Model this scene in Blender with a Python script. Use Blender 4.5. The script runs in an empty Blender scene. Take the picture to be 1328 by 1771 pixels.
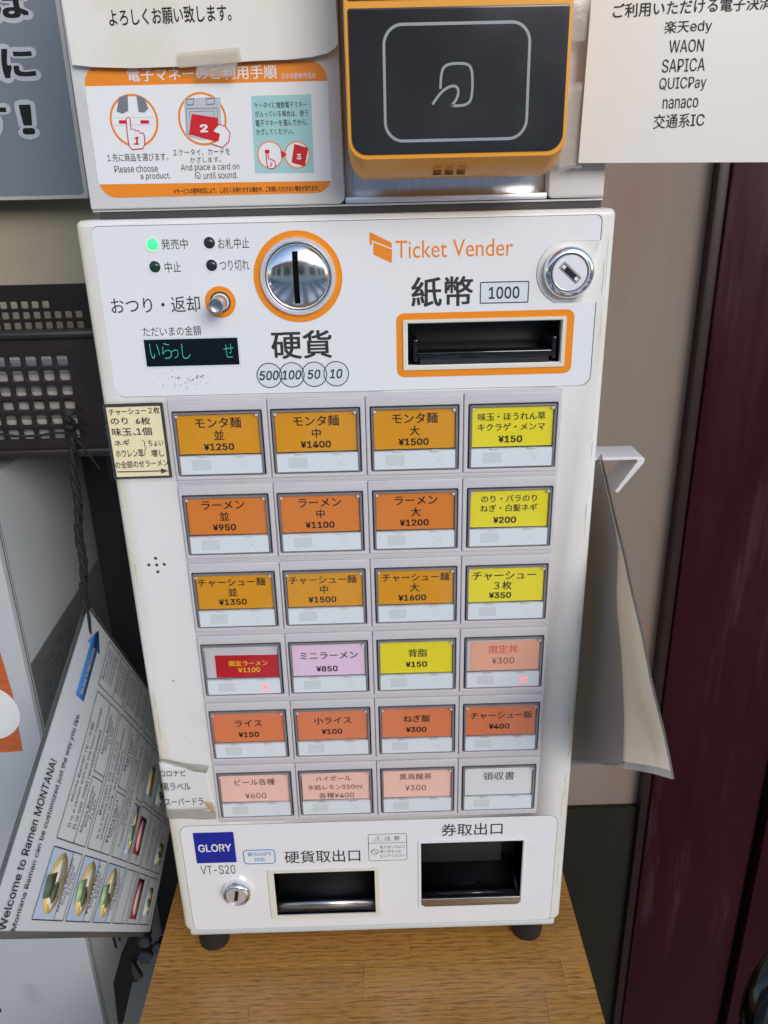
import bpy, bmesh, math, random
import numpy as np
from mathutils import Vector, Matrix
random.seed(7)
S = bpy.context.scene
COL = S.collection
MM = .001

# ------------------------------------------------------------------ camera
YAW, PITCH, ROLL, FPX = .00839, .38669, .02346, 1401.1
CX, CY, CZ = .01297, -.47665, .55242
W_, H_ = 1328., 1771.
def cam_axes():
    cy, sy, cp, sp = math.cos(YAW), math.sin(YAW), math.cos(PITCH), math.sin(PITCH)
    f = Vector((sy*cp, cy*cp, -sp)); r = Vector((cy, -sy, 0)); d = f.cross(r)
    r2 = r*math.cos(ROLL) + d*math.sin(ROLL); d2 = f.cross(r2)
    return r2, d2, f
R2, D2, F2 = cam_axes()
cd = bpy.data.cameras.new('camera'); cam = bpy.data.objects.new('camera', cd); COL.objects.link(cam)
m = Matrix((( R2.x, -D2.x, -F2.x, CX), (R2.y, -D2.y, -F2.y, CY), (R2.z, -D2.z, -F2.z, CZ), (0,0,0,1)))
cam.matrix_world = m
cd.sensor_fit = 'VERTICAL'; cd.sensor_height = 36; cd.lens = 36*FPX/H_
cd.clip_start = .01; cd.clip_end = 400
S.camera = cam

# ------------------------------------------------------------------ world, light, exposure
SUN_EL, SUN_ROT = 25., 195.        # degrees; the street side, behind and to the right of the camera
w = bpy.data.worlds.new("World"); S.world = w; w.use_nodes = True
nt = w.node_tree; nt.nodes.clear()
sky = nt.nodes.new('ShaderNodeTexSky'); sky.sky_type = 'NISHITA'; sky.sun_disc = False
sky.sun_elevation = math.radians(SUN_EL); sky.sun_rotation = math.radians(180-24)
sky.dust_density = 1.0; sky.air_density = 1.0; sky.ozone_density = 1.2
bg = nt.nodes.new('ShaderNodeBackground'); bg.inputs[1].default_value = .15
wo = nt.nodes.new('ShaderNodeOutputWorld'); nt.links.new(sky.outputs[0], bg.inputs[0]); nt.links.new(bg.outputs[0], wo.inputs[0])
sl = bpy.data.lights.new('sun', 'SUN'); sl.energy = 1.25; sl.angle = math.radians(30); sl.color = (1, .955, .90)
so = bpy.data.objects.new('sun', sl); COL.objects.link(so)
az = math.radians(24)              # sun stands behind the camera (-Y), 20 deg to its right
sd = Vector((math.sin(az)*math.cos(math.radians(SUN_EL)), -math.cos(az)*math.cos(math.radians(SUN_EL)), math.sin(math.radians(SUN_EL))))
so.rotation_euler = sd.to_track_quat('Z', 'Y').to_euler()
S.view_settings.view_transform = 'Standard'; S.view_settings.look = 'None'; S.view_settings.gamma = 1
S.view_settings.use_curve_mapping = False
S.view_settings.exposure = 0.44

# ------------------------------------------------------------------ helpers
def pray(u, v):
    return (R2*((u-W_/2)/FPX) + D2*((v-H_/2)/FPX) + F2)
def un(u, v, ax, val):
    """point of the photograph (1328 x 1771) met by the plane axis ax = val (metres)"""
    d = pray(u, v); c = Vector((CX, CY, CZ)); t = (val-c[ax])/d[ax]
    return c + d*t
def fp(u, v, Y=0.):
    p = un(u, v, 1, Y*MM); return p.x/MM, p.z/MM

def srgb(r, g, b):
    f = lambda c: (c/255/12.92) if c/255 <= .04045 else ((c/255+.055)/1.055)**2.4
    return (f(r), f(g), f(b))

WL = {}
def reg(o, loc): WL[o.name] = Vector(loc)
def empty(name, loc, parent=None):
    o = bpy.data.objects.new(name, None); COL.objects.link(o); o.empty_display_size = .02
    place(o, loc, parent); return o
def place(o, loc, parent):
    reg(o, loc)
    if parent is not None:
        o.parent = parent; o.location = Vector(loc) - WL[parent.name]
    else: o.location = loc
def tag(o, label=None, cat=None, group=None, kind=None):
    if label: o['label'] = label
    if cat: o['category'] = cat
    if group: o['group'] = group
    if kind: o['kind'] = kind
    return o
def link(name, me, mat, parent=None, smooth=False, auto=None):
    """verts of me are in world metres; origin moved to the middle of the shape"""
    co = np.empty(len(me.vertices)*3); me.vertices.foreach_get('co', co); co = co.reshape(-1, 3)
    c = (co.min(0)+co.max(0))/2 if len(co) else np.zeros(3)
    me.transform(Matrix.Translation(-Vector(c)))
    me.materials.clear()
    for q in (mat if isinstance(mat, (list, tuple)) else [mat]): me.materials.append(q)
    if smooth:
        me.shade_smooth()
    if auto is not None:
        me.shade_smooth()
        try: me.set_sharp_from_angle(angle=math.radians(auto))
        except Exception: pass
    o = bpy.data.objects.new(name, me); COL.objects.link(o); place(o, tuple(c), parent)
    return o
def bm_mesh(bm):
    me = bpy.data.meshes.new('m'); bm.normal_update(); bm.to_mesh(me); bm.free(); return me

# local (x, y, z) millimetres  ->  machine face: x right, y up, z towards the viewer
FACE = Matrix(((MM,0,0,0), (0,0,-MM,0), (0,MM,0,0), (0,0,0,1)))
def face(Y=0., tilt=0., cx=0, cz=0):
    """matrix of a sheet parallel to the face, Y millimetres behind it, turned by tilt degrees about (cx,cz)"""
    M = Matrix.Translation((0, Y*MM, 0)) @ FACE
    if tilt: M = M @ Matrix.Translation((cx, cz, 0)) @ Matrix.Rotation(math.radians(tilt), 4, 'Z') @ Matrix.Translation((-cx, -cz, 0))
    return M

def curve_mesh(outlines, th, bevel=0., res=2):
    c = bpy.data.curves.new('c', 'CURVE'); c.dimensions = '2D'; c.fill_mode = 'BOTH'
    c.extrude = max(th/2-bevel, 1e-5); c.bevel_depth = bevel; c.bevel_resolution = res; c.offset = -bevel
    for pts in outlines:
        s = c.splines.new('POLY'); s.points.add(len(pts)-1)
        for p, q in zip(s.points, pts): p.co = (q[0], q[1], 0, 1)
        s.use_cyclic_u = True
    o = bpy.data.objects.new('t', c); COL.objects.link(o)
    bpy.context.view_layer.update()
    me = bpy.data.meshes.new_from_object(o.evaluated_get(bpy.context.evaluated_depsgraph_get()))
    bpy.data.objects.remove(o); bpy.data.curves.remove(c)
    bm = bmesh.new(); bm.from_mesh(me); bmesh.ops.remove_doubles(bm, verts=bm.verts, dist=1e-4)
    bmesh.ops.recalc_face_normals(bm, faces=bm.faces); bm.to_mesh(me); bm.free()
    return me
def shape(name, outlines, th, mat, parent, M, bevel=0., auto=None, z0=None):
    """extruded flat outline(s); its back lies on the sheet's plane"""
    me = curve_mesh(outlines, th, bevel)
    me.transform(Matrix.Translation((0, 0, th/2))); me.transform(M)
    return link(name, me, mat, parent, auto=auto)
def rrect(x0, y0, x1, y1, r, n=6):
    pts = []
    if not isinstance(r, (list, tuple)): r = (r,)*4       # bl, br, tr, tl
    for (cx, cy, a, q) in ((x0, y0, 180, r[0]), (x1, y0, 270, r[1]), (x1, y1, 0, r[2]), (x0, y1, 90, r[3])):
        if q <= 0: pts.append((cx, cy)); continue
        ox = cx + (q if cx == x0 else -q); oy = cy + (q if cy == y0 else -q)
        for k in range(n+1):
            t = math.radians(a + 90*k/n); pts.append((ox+q*math.cos(t), oy+q*math.sin(t)))
    return pts
def circ(cx, cy, r, n=48, ry=None):
    ry = ry or r
    return [(cx+r*math.cos(2*math.pi*k/n), cy+ry*math.sin(2*math.pi*k/n)) for k in range(n)]
def box_bm(bm, x0, x1, y0, y1, z0, z1):
    v = [bm.verts.new((x, y, z)) for z in (z0, z1) for y in (y0, y1) for x in (x0, x1)]
    for f in ((0,2,3,1), (4,5,7,6), (0,1,5,4), (2,6,7,3), (1,3,7,5), (0,4,6,2)): bm.faces.new([v[i] for i in f])
    return v
def box(name, b, mat, parent=None, bevel=0., seg=2, auto=None, M=None):
    """b = x0,x1,y0,y1,z0,z1 in millimetres, world axes"""
    bm = bmesh.new(); box_bm(bm, *[c*MM for c in b])
    if bevel: bmesh.ops.bevel(bm, geom=bm.edges[:], offset=bevel*MM, segments=seg, affect='EDGES', profile=.5)
    me = bm_mesh(bm)
    if M: me.transform(M)
    return link(name, me, mat, parent, auto=auto if auto is not None else (40 if bevel else None))
def lathe(name, prof, mat, parent, M, n=48, auto=35):
    """profile of (radius, height) turned about the local z axis"""
    bm = bmesh.new(); rings = []
    for r, h in prof:
        if r < 1e-6: rings.append([bm.verts.new((0, 0, h))])
        else: rings.append([bm.verts.new((r*math.cos(2*math.pi*k/n), r*math.sin(2*math.pi*k/n), h)) for k in range(n)])
    for a, b in zip(rings, rings[1:]):
        for k in range(n):
            k2 = (k+1) % n
            if len(a) == 1 and len(b) == 1: continue
            if len(a) == 1: bm.faces.new((a[0], b[k2], b[k]))
            elif len(b) == 1: bm.faces.new((a[k], a[k2], b[0]))
            else: bm.faces.new((a[k], a[k2], b[k2], b[k]))
    bmesh.ops.recalc_face_normals(bm, faces=bm.faces)
    me = bm_mesh(bm); me.transform(M)
    return link(name, me, mat, parent, auto=auto)
def tube_bm(bm, pts, r, n=10, closed=False):
    pts = [Vector(p) for p in pts]; rings = []
    up = Vector((0, 0, 1))
    for i, p in enumerate(pts):
        t = (pts[min(i+1, len(pts)-1)] - pts[max(i-1, 0)]).normalized()
        a = t.cross(up if abs(t.dot(up)) < .95 else Vector((1, 0, 0))).normalized(); b = t.cross(a)
        rr = r[i] if isinstance(r, (list, tuple)) else r
        rings.append([bm.verts.new(p + a*rr*math.cos(2*math.pi*k/n) + b*rr*math.sin(2*math.pi*k/n)) for k in range(n)])
    for a, b in zip(rings, rings[1:]):
        for k in range(n): bm.faces.new((a[k], a[(k+1) % n], b[(k+1) % n], b[k]))
    bm.faces.new(rings[0][::-1]); bm.faces.new(rings[-1])
def tube(name, pts, r, mat, parent=None, n=10):
    bm = bmesh.new(); tube_bm(bm, pts, r, n); bmesh.ops.recalc_face_normals(bm, faces=bm.faces)
    return link(name, bm_mesh(bm), mat, parent, auto=50)
def stroke_bm(bm, pts, w, closed=False, z=0.):
    n = len(pts); L = []; Rr = []
    for i in range(n):
        a = pts[(i-1) % n] if (closed or i) else pts[i]; b = pts[(i+1) % n] if (closed or i < n-1) else pts[i]
        t = Vector((b[0]-a[0], b[1]-a[1])); t = t.normalized() if t.length else Vector((1, 0)); q = Vector((-t.y, t.x))*w/2
        L.append(bm.verts.new((pts[i][0]+q.x, pts[i][1]+q.y, z))); Rr.append(bm.verts.new((pts[i][0]-q.x, pts[i][1]-q.y, z)))
    for i in range(n if closed else n-1):
        j = (i+1) % n; bm.faces.new((Rr[i], Rr[j], L[j], L[i]))
def strokes(name, lst, mat, parent, M, lift=.12):
    """flat printed lines: lst of (points, width, closed)"""
    bm = bmesh.new()
    for pts, w, cl in lst: stroke_bm(bm, pts, w, cl)
    me = bm_mesh(bm); me.transform(Matrix.Translation((0, 0, lift))); me.transform(M)
    return link(name, me, mat, parent)

try: FONT = bpy.data.fonts.load(bpy.utils.resource_path('LOCAL') + '/datafiles/fonts/Inter.woff2')
except Exception: FONT = None
TC = {}
def text_raw(s, off, shear, spacing, font):
    c = bpy.data.curves.new('t', 'FONT'); c.body = s; c.size = 1; c.offset = off; c.shear = shear
    c.space_character = spacing; c.resolution_u = 3; c.fill_mode = 'FRONT'
    if font: c.font = font
    o = bpy.data.objects.new('t', c); COL.objects.link(o); bpy.context.view_layer.update()
    me = bpy.data.meshes.new_from_object(o.evaluated_get(bpy.context.evaluated_depsgraph_get()))
    bpy.data.objects.remove(o); bpy.data.curves.remove(c)
    if font: me.transform(Matrix.Scale(latin_scale(), 4))
    return me
LS = []
def latin_scale():
    if not LS:
        LS.append(1.); lo, hi = bounds(text_raw('H', 0, 0, 1, FONT)); LS[0] = .74/(hi[1]-lo[1])
    return LS[0]
def bounds(me):
    co = np.empty(len(me.vertices)*3); me.vertices.foreach_get('co', co); co = co.reshape(-1, 3)
    return co.min(0), co.max(0)
def text_mesh(s, bold=0., shear=0., spacing=1.):
    k = (s, bold, shear, spacing)
    if k not in TC:
        runs = []; asc = lambda q: ord(q) < 256
        for q in s:
            if runs and (asc(runs[-1][-1]) == asc(q) or q == ' '): runs[-1] += q
            else: runs.append(q)
        if s == 'Ticket Vender' or FONT is None: runs = [s]
        parts = []; x = 0
        for rn in runs:
            f = FONT if (asc(rn[0]) and s != 'Ticket Vender') else None
            me = text_raw(rn, min(bold, 0), shear, spacing, f)
            if len(runs) > 1:
                lo, hi = bounds(me); me.transform(Matrix.Translation((x-lo[0], 0, 0))); x += hi[0]-lo[0] + .09 + .3*(len(rn)-len(rn.rstrip()))
            parts.append(me)
        me = join(parts) if len(parts) > 1 else parts[0]
        if bold > .001:      # a heavier weight: the same glyphs laid over each other, slightly apart
            parts = []; nn = 4 if bold < .05 else 14
            for q in range(nn):
                a = 2*math.pi*(q+.5)/nn; p = me.copy(); p.transform(Matrix.Translation((math.cos(a)*bold, math.sin(a)*bold*.8, q*.003))); parts.append(p)
            me.transform(Matrix.Translation((0, 0, nn*.003))); me = join(parts + [me])
        lo, hi = bounds(me); TC[k] = (me, lo, hi)
    return TC[k]
def text_local(s, cx, cy, w=None, h=None, bold=0., shear=0., spacing=1., em=None, rot=0.):
    """text as local mm mesh centred on cx, cy. fits w and / or h, or an em size"""
    me, lo, hi = text_mesh(s, bold, shear, spacing); me = me.copy()
    bw, bh = hi[0]-lo[0], hi[1]-lo[1]
    if em: sx = sy = em
    else:
        sx = w/bw if w else None; sy = h/bh if h else None
        if sx is None: sx = sy
        if sy is None: sy = sx
    me.transform(Matrix.Translation((-(lo[0]+hi[0])/2, -(lo[1]+hi[1])/2, 0)))
    me.transform(Matrix.Translation((cx, cy, 0)) @ Matrix.Rotation(math.radians(rot), 4, 'Z') @ Matrix.Diagonal((sx, sy, 1, 1)))
    return me
def join(meshes):
    bm = bmesh.new()
    for me in meshes: bm.from_mesh(me)
    return bm_mesh(bm)
def texts(name, lst, mat, parent, M, lift=.12, split=False):
    if split:
        for t in lst: texts(name, [t], mat, parent, M, lift)
        return
    """lst of dicts for text_local: one printed block"""
    me = join([text_local(**t) for t in lst])
    me.transform(Matrix.Translation((0, 0, lift))); me.transform(M)
    return link(name, me, mat, parent)
def tpx(s, x0, y0, x1, y1, Y=0., **k):
    """text filling a box given by its pixel corners on the sheet Y mm behind the face"""
    ax, az_ = fp(x0, (y0+y1)/2, Y); bx, bz = fp(x1, (y0+y1)/2, Y)
    _, tz = fp((x0+x1)/2, y0, Y); _, lz = fp((x0+x1)/2, y1, Y)
    return dict(s=s, cx=(ax+bx)/2, cy=(tz+lz)/2, w=bx-ax, h=tz-lz, **k)
def boolean(o, cutters):
    """cuts meshes (world metres) out of o's mesh"""
    for cm in cutters:
        c = bpy.data.objects.new('c', cm); COL.objects.link(c)
        loc = WL[o.name]; c.location = (0, 0, 0)
        par = o.parent; o.parent = None; o.location = loc
        md = o.modifiers.new('b', 'BOOLEAN'); md.operation = 'DIFFERENCE'; md.object = c; md.solver = 'EXACT'
        bpy.context.view_layer.update()
        me = bpy.data.meshes.new_from_object(o.evaluated_get(bpy.context.evaluated_depsgraph_get()))
        o.modifiers.clear(); o.data = me; bpy.data.objects.remove(c)
        o.parent = par; o.location = loc - (WL[par.name] if par else Vector((0,0,0)))
def box_me(*b):
    bm = bmesh.new(); box_bm(bm, *[c*MM for c in b]); bmesh.ops.recalc_face_normals(bm, faces=bm.faces); return bm_mesh(bm)

# ------------------------------------------------------------------ materials
def mat(name, col, rough=.5, metal=0., spec=.5, var=0., vscale=30., bump=0., bscale=200., emit=None, estr=1., coat=0., stretch=(1,1,1),
        dirt=None, dscale=8., damt=.35, dlo=.55, dhi=.75, aniso=0., dst=None, rvar=0., alpha=1., trans=0.):
    mt = bpy.data.materials.new(name); mt.use_nodes = True; n = mt.node_tree.nodes; l = mt.node_tree.links
    b = n['Principled BSDF']; b.inputs['Base Color'].default_value = (*col, 1); b.inputs['Roughness'].default_value = rough
    b.inputs['Metallic'].default_value = metal; b.inputs['Specular IOR Level'].default_value = spec
    if coat: b.inputs['Coat Weight'].default_value = coat; b.inputs['Coat Roughness'].default_value = .06
    if trans: b.inputs['Transmission Weight'].default_value = trans
    if alpha < 1: b.inputs['Alpha'].default_value = alpha
    if emit: b.inputs['Emission Color'].default_value = (*emit, 1); b.inputs['Emission Strength'].default_value = estr
    tc = n.new('ShaderNodeTexCoord'); mp = n.new('ShaderNodeMapping'); l.new(tc.outputs['Object'], mp.inputs[0]); mp.inputs['Scale'].default_value = stretch
    src = None
    if var or dirt:
        ns = n.new('ShaderNodeTexNoise'); ns.inputs['Scale'].default_value = vscale; ns.inputs['Detail'].default_value = 5; l.new(mp.outputs[0], ns.inputs[0])
        mx = n.new('ShaderNodeMix'); mx.data_type = 'RGBA'
        mx.inputs[6].default_value = (*[c*(1-var) for c in col], 1); mx.inputs[7].default_value = (*[min(1, c*(1+var)) for c in col], 1)
        l.new(ns.outputs[0], mx.inputs[0]); src = mx.outputs[2]
        if rvar:
            mr = n.new('ShaderNodeMapRange'); mr.inputs[3].default_value = max(0, rough-rvar); mr.inputs[4].default_value = rough+rvar
            mr.inputs[1].default_value = .3; mr.inputs[2].default_value = .7
            l.new(ns.outputs[0], mr.inputs[0]); l.new(mr.outputs[0], b.inputs['Roughness'])
    if dirt:
        nd = n.new('ShaderNodeTexNoise'); nd.inputs['Scale'].default_value = dscale; nd.inputs['Detail'].default_value = 8; nd.inputs['Roughness'].default_value = .65
        md_ = n.new('ShaderNodeMapping'); md_.inputs['Scale'].default_value = dst or (1, 1, 1); l.new(tc.outputs['Object'], md_.inputs[0]); l.new(md_.outputs[0], nd.inputs[0])
        cr = n.new('ShaderNodeMapRange'); cr.inputs[1].default_value = dlo; cr.inputs[2].default_value = dhi; cr.inputs[4].default_value = damt
        l.new(nd.outputs[0], cr.inputs[0]); m2 = n.new('ShaderNodeMix'); m2.data_type = 'RGBA'; m2.inputs[7].default_value = (*dirt, 1)
        l.new(cr.outputs[0], m2.inputs[0]); l.new(src, m2.inputs[6]); src = m2.outputs[2]
    if src: l.new(src, b.inputs['Base Color'])
    if bump:
        nb = n.new('ShaderNodeTexNoise'); nb.inputs['Scale'].default_value = bscale; nb.inputs['Detail'].default_value = 3; l.new(mp.outputs[0], nb.inputs[0])
        bp = n.new('ShaderNodeBump'); bp.inputs['Strength'].default_value = bump; bp.inputs['Distance'].default_value = .001
        l.new(nb.outputs[0], bp.inputs['Height']); l.new(bp.outputs[0], b.inputs['Normal'])
    return mt
M = {}
def add(k, *a, **kw): M[k] = mat(k, *a, **kw)
add('casing', (.80,.79,.75), .34, var=.03, vscale=12, bump=.05, bscale=90, dirt=(.42,.36,.25), dscale=9, damt=.35, dlo=.52, dhi=.80)
add('panel_white', (.80,.80,.805), .13, var=.015, vscale=6, bump=.05, bscale=8, dirt=(.45,.43,.38), dscale=14, damt=.25, dlo=.6, dhi=.85)
add('frame_grey', (.60,.572,.585), .33, var=.03, vscale=20, bump=.03, bscale=60, dirt=(.3,.27,.24), dscale=30, damt=.3, dlo=.62, dhi=.8)
add('cream_plastic', (.74,.71,.60), .35, var=.05, vscale=60, dirt=(.3,.22,.1), dscale=60, damt=.5, dlo=.62, dhi=.75)
add('void', (.002,.002,.002), .8, spec=.1)
add('steel_mirror', (.80,.79,.80), .22, metal=.75, var=.2, vscale=30, stretch=(12,1,1), bump=.2, bscale=20)
add('key_rim', (.20,.19,.20), .12, var=.3, vscale=60)
add('seam', (.05,.045,.045), .6)
add('ink', (.008,.008,.009), .5, spec=.3)
add('ink_grey', (.035,.036,.04), .45, spec=.3)
add('orange', (.86,.27,.015), .28, var=.04, vscale=30)
add('orange_print', (.86,.26,.02), .3, var=.03)
add('reader_orange', (.80,.33,.02), .32, var=.04, vscale=15, bump=.03, bscale=300)
add('dome', (.86,.86,.87), .13, metal=1., var=.02, rvar=.05, vscale=60)
add('chrome', (.86,.86,.87), .06, metal=1., var=.02, rvar=.03, vscale=25)
add('dark_chrome', (.06,.06,.062), .14, metal=1., var=.1)
add('dull_steel', (.16,.16,.16), .35, metal=1., var=.3)
add('scratch', (.42,.36,.26), .6)
add('vent_dark', (.22,.075,.012), .6)
add('steel', (.52,.52,.53), .3, metal=1., var=.1, vscale=40, stretch=(1,20,20), rvar=.08)
add('brushed', (.88,.88,.92), .42, metal=.75, var=.06, vscale=200)
add('black_plastic', (.012,.012,.013), .35, var=.2, vscale=30)
add('black_gloss', (.01,.01,.012), .08, coat=.5)
add('dark_inside', (.02,.02,.022), .5, var=.3, vscale=20)
add('glass_black', (.026,.027,.030), .16, var=.1, rvar=.09, vscale=14, bump=.04, bscale=30)
add('reader_line', (.30,.31,.33), .35)
add('display_black', (.004,.007,.009), .12)
add('display_green', (.02,.25,.16), .5, emit=(.05,.55,.36), estr=.5)
add('led_on', (.05,.8,.2), .3, emit=(.03,1,.16), estr=1.0)
add('led_dark_green', (.012,.05,.032), .12)
add('led_dark', (.02,.026,.03), .12)
add('strip', (.70,.745,.77), .18, var=.01)
add('strip_mark', (.60,.64,.64), .25)
add('cross_lit', (.95,.3,.35), .4, emit=(1,.15,.22), estr=.55)
add('cross_glow', (.9,.35,.4), .4, emit=(1,.05,.1), estr=.25)
add('card_amber', srgb(222,152,12), .42, var=.03)
add('card_orange', srgb(222,128,42), .42, var=.03)
add('card_orange_deep', srgb(224,126,76), .42, var=.03)
add('card_yellow', srgb(236,220,35), .42, var=.03)
add('card_peach', srgb(246,198,182), .42, var=.03)
add('card_salmon', srgb(236,170,140), .42, var=.03)
add('card_lilac', srgb(232,200,222), .42, var=.02)
add('card_red', srgb(190,10,22), .42, var=.04)
add('card_white', (.74,.76,.76), .42, var=.02)
add('ink_yellow', srgb(250,205,30), .4)
add('ink_rose', srgb(200,80,70), .4)
add('ink_red', srgb(205,20,35), .4)
add('ink_brown', srgb(82,60,52), .4)
add('ink_blue', srgb(40,140,200), .4)
add('logo_blue', srgb(22,40,150), .3, var=.08, vscale=40)
add('white_print', (.8,.8,.8), .4)
add('teal_print', srgb(160,205,205), .4)
add('grey_print', srgb(120,122,128), .4)
add('light_grey_print', srgb(190,192,196), .4)
add('upper_white', (.66,.64,.62), .35, var=.03, vscale=10, dirt=(.4,.36,.3), dscale=12, damt=.3)
add('paper', (.76,.73,.66), .6, var=.03, vscale=8, bump=.15, bscale=12, dirt=(.6,.5,.33), dscale=10, damt=.5)
add('paper_right', (.74,.69,.63), .35, var=.02, vscale=6, bump=.12, bscale=8)
add('memo_yellow', srgb(255,240,196), .4, var=.02)
add('memo_ink', (.02,.018,.02), .4)
add('poster_grey', srgb(128,134,142), .2, var=.03, vscale=4, bump=.05, bscale=8)
add('poster_border', srgb(190,185,175), .3, var=.05)
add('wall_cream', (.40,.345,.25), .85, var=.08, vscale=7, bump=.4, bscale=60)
add('wall', (.235,.190,.155), .85, var=.14, vscale=7, bump=.5, bscale=60, dirt=(.25,.13,.09), dscale=7, damt=.6, dlo=.5, dhi=.7, stretch=(1,1,.35), dst=(2,1,.3))
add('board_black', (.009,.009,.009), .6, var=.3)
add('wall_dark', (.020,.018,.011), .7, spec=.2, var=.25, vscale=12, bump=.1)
add('maroon', (.030,.0030,.0045), .38, spec=.22, var=.4, vscale=14, bump=.12, bscale=25, stretch=(4,4,.5), dirt=(.11,.06,.075), dscale=16, damt=.6, dlo=.55, dhi=.78, rvar=.12, dst=(2.2,2.2,.22))
add('maroon_edge', (.02,.006,.005), .4, var=.3)
add('basket', (.016,.010,.009), .42, var=.15, vscale=15, bump=.1, bscale=120)
add('sleeve', (.36,.34,.31), .6, var=.12, vscale=30, stretch=(1,1,12))
add('grey_box', (.43,.45,.455), .38, var=.05, vscale=5, dirt=(.10,.09,.08), dscale=14, damt=.5, dlo=.6, dhi=.85)
add('gasket', (.12,.12,.12), .5, var=.2, vscale=80)
add('plate_label', (.17,.17,.165), .3, var=.2, vscale=40)
add('flyer_wood', srgb(190,95,45), .3, var=.55, vscale=45, stretch=(1,1,9))
add('dish', (.78,.77,.74), .25)
add('cord', (.008,.008,.008), .7, var=.4, vscale=300, bump=.5, bscale=600)
add('menu_paper', (.84,.86,.87), .25, var=.015)
add('laminate_edge', (.10,.11,.11), .2, var=.1)
add('menu_blue', srgb(62,120,190), .35)
add('photo_blue', srgb(195,215,240), .3, var=.12, vscale=50)
add('photo_nori', srgb(95,108,85), .3, var=.6, vscale=150)
add('photo_broth', srgb(250,200,110), .3, var=.3, vscale=130)
add('photo_noodle', srgb(250,235,210), .3, var=.25, vscale=150)
add('photo_green', srgb(175,205,150), .3, var=.5, vscale=160)
add('photo_maroon', srgb(135,55,62), .3, var=.2, vscale=60)
add('photo_ham', srgb(222,180,188), .3, var=.15, vscale=60)
add('sheet_cream', (.78,.69,.57), .28, var=.04, vscale=14, stretch=(1,1,.2))
add('sheet_shaded', (.16,.155,.16), .16, var=.2, vscale=14)
add('laminate_edge2', (.22,.21,.20), .2, var=.1)
add('hook_white', (.72,.70,.72), .35, var=.02)
add('rubber', (.012,.012,.012), .6)
add('ground', (.26,.25,.24), .7, var=.15, vscale=3)
add('tape', (.62,.60,.56), .12, var=.1, vscale=60, bump=.6, bscale=90, alpha=.3)
add('tape_yellow', (.66,.59,.45), .25, var=.12, vscale=50, bump=.5, bscale=90, alpha=.4)
add('tape_grey', (.42,.40,.35), .3, var=.15, vscale=60, bump=.5, bscale=90, alpha=.85)
add('sticker_white', (.72,.72,.70), .4, var=.04, vscale=30, bump=.3, bscale=40)
add('torn_brown', (.50,.33,.16), .6, var=.2, vscale=60)

def clear(name, ior=1.45, rough=.04, tint=(1,1,1), bump=.25, bscale=18):
    mt = bpy.data.materials.new(name); mt.use_nodes = True; n = mt.node_tree.nodes; l = mt.node_tree.links; n.clear()
    o = n.new('ShaderNodeOutputMaterial'); mx = n.new('ShaderNodeMixShader'); t = n.new('ShaderNodeBsdfTransparent'); g = n.new('ShaderNodeBsdfGlossy')
    lw = n.new('ShaderNodeLayerWeight'); lw.inputs[0].default_value = .5; pw = n.new('ShaderNodeMath'); pw.operation = 'POWER'; pw.inputs[1].default_value = 5; l.new(lw.outputs['Facing'], pw.inputs[0])
    fr = n.new('ShaderNodeMath'); fr.operation = 'MULTIPLY_ADD'; fr.inputs[1].default_value = .94; fr.inputs[2].default_value = ((ior-1)/(ior+1))**2*.8; l.new(pw.outputs[0], fr.inputs[0]); g.inputs['Roughness'].default_value = rough
    t.inputs[0].default_value = (*tint, 1)
    tc = n.new('ShaderNodeTexCoord'); nb = n.new('ShaderNodeTexNoise'); nb.inputs['Scale'].default_value = bscale; nb.inputs['Detail'].default_value = 2
    bp = n.new('ShaderNodeBump'); bp.inputs['Strength'].default_value = bump; bp.inputs['Distance'].default_value = .002
    l.new(tc.outputs['Object'], nb.inputs[0]); l.new(nb.outputs[0], bp.inputs['Height']); l.new(bp.outputs[0], g.inputs['Normal'])
    l.new(fr.outputs[0], mx.inputs[0]); l.new(t.outputs[0], mx.inputs[1]); l.new(g.outputs[0], mx.inputs[2]); l.new(mx.outputs[0], o.inputs[0])
    return mt
M['cover'] = clear('clear_cover'); M['sleeve_clear'] = clear('clear_sleeve', bump=.5, bscale=60, tint=(.985,.985,.98)); M['laminate'] = clear('laminate', 1.4, .08, bump=.3, bscale=10)

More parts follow.
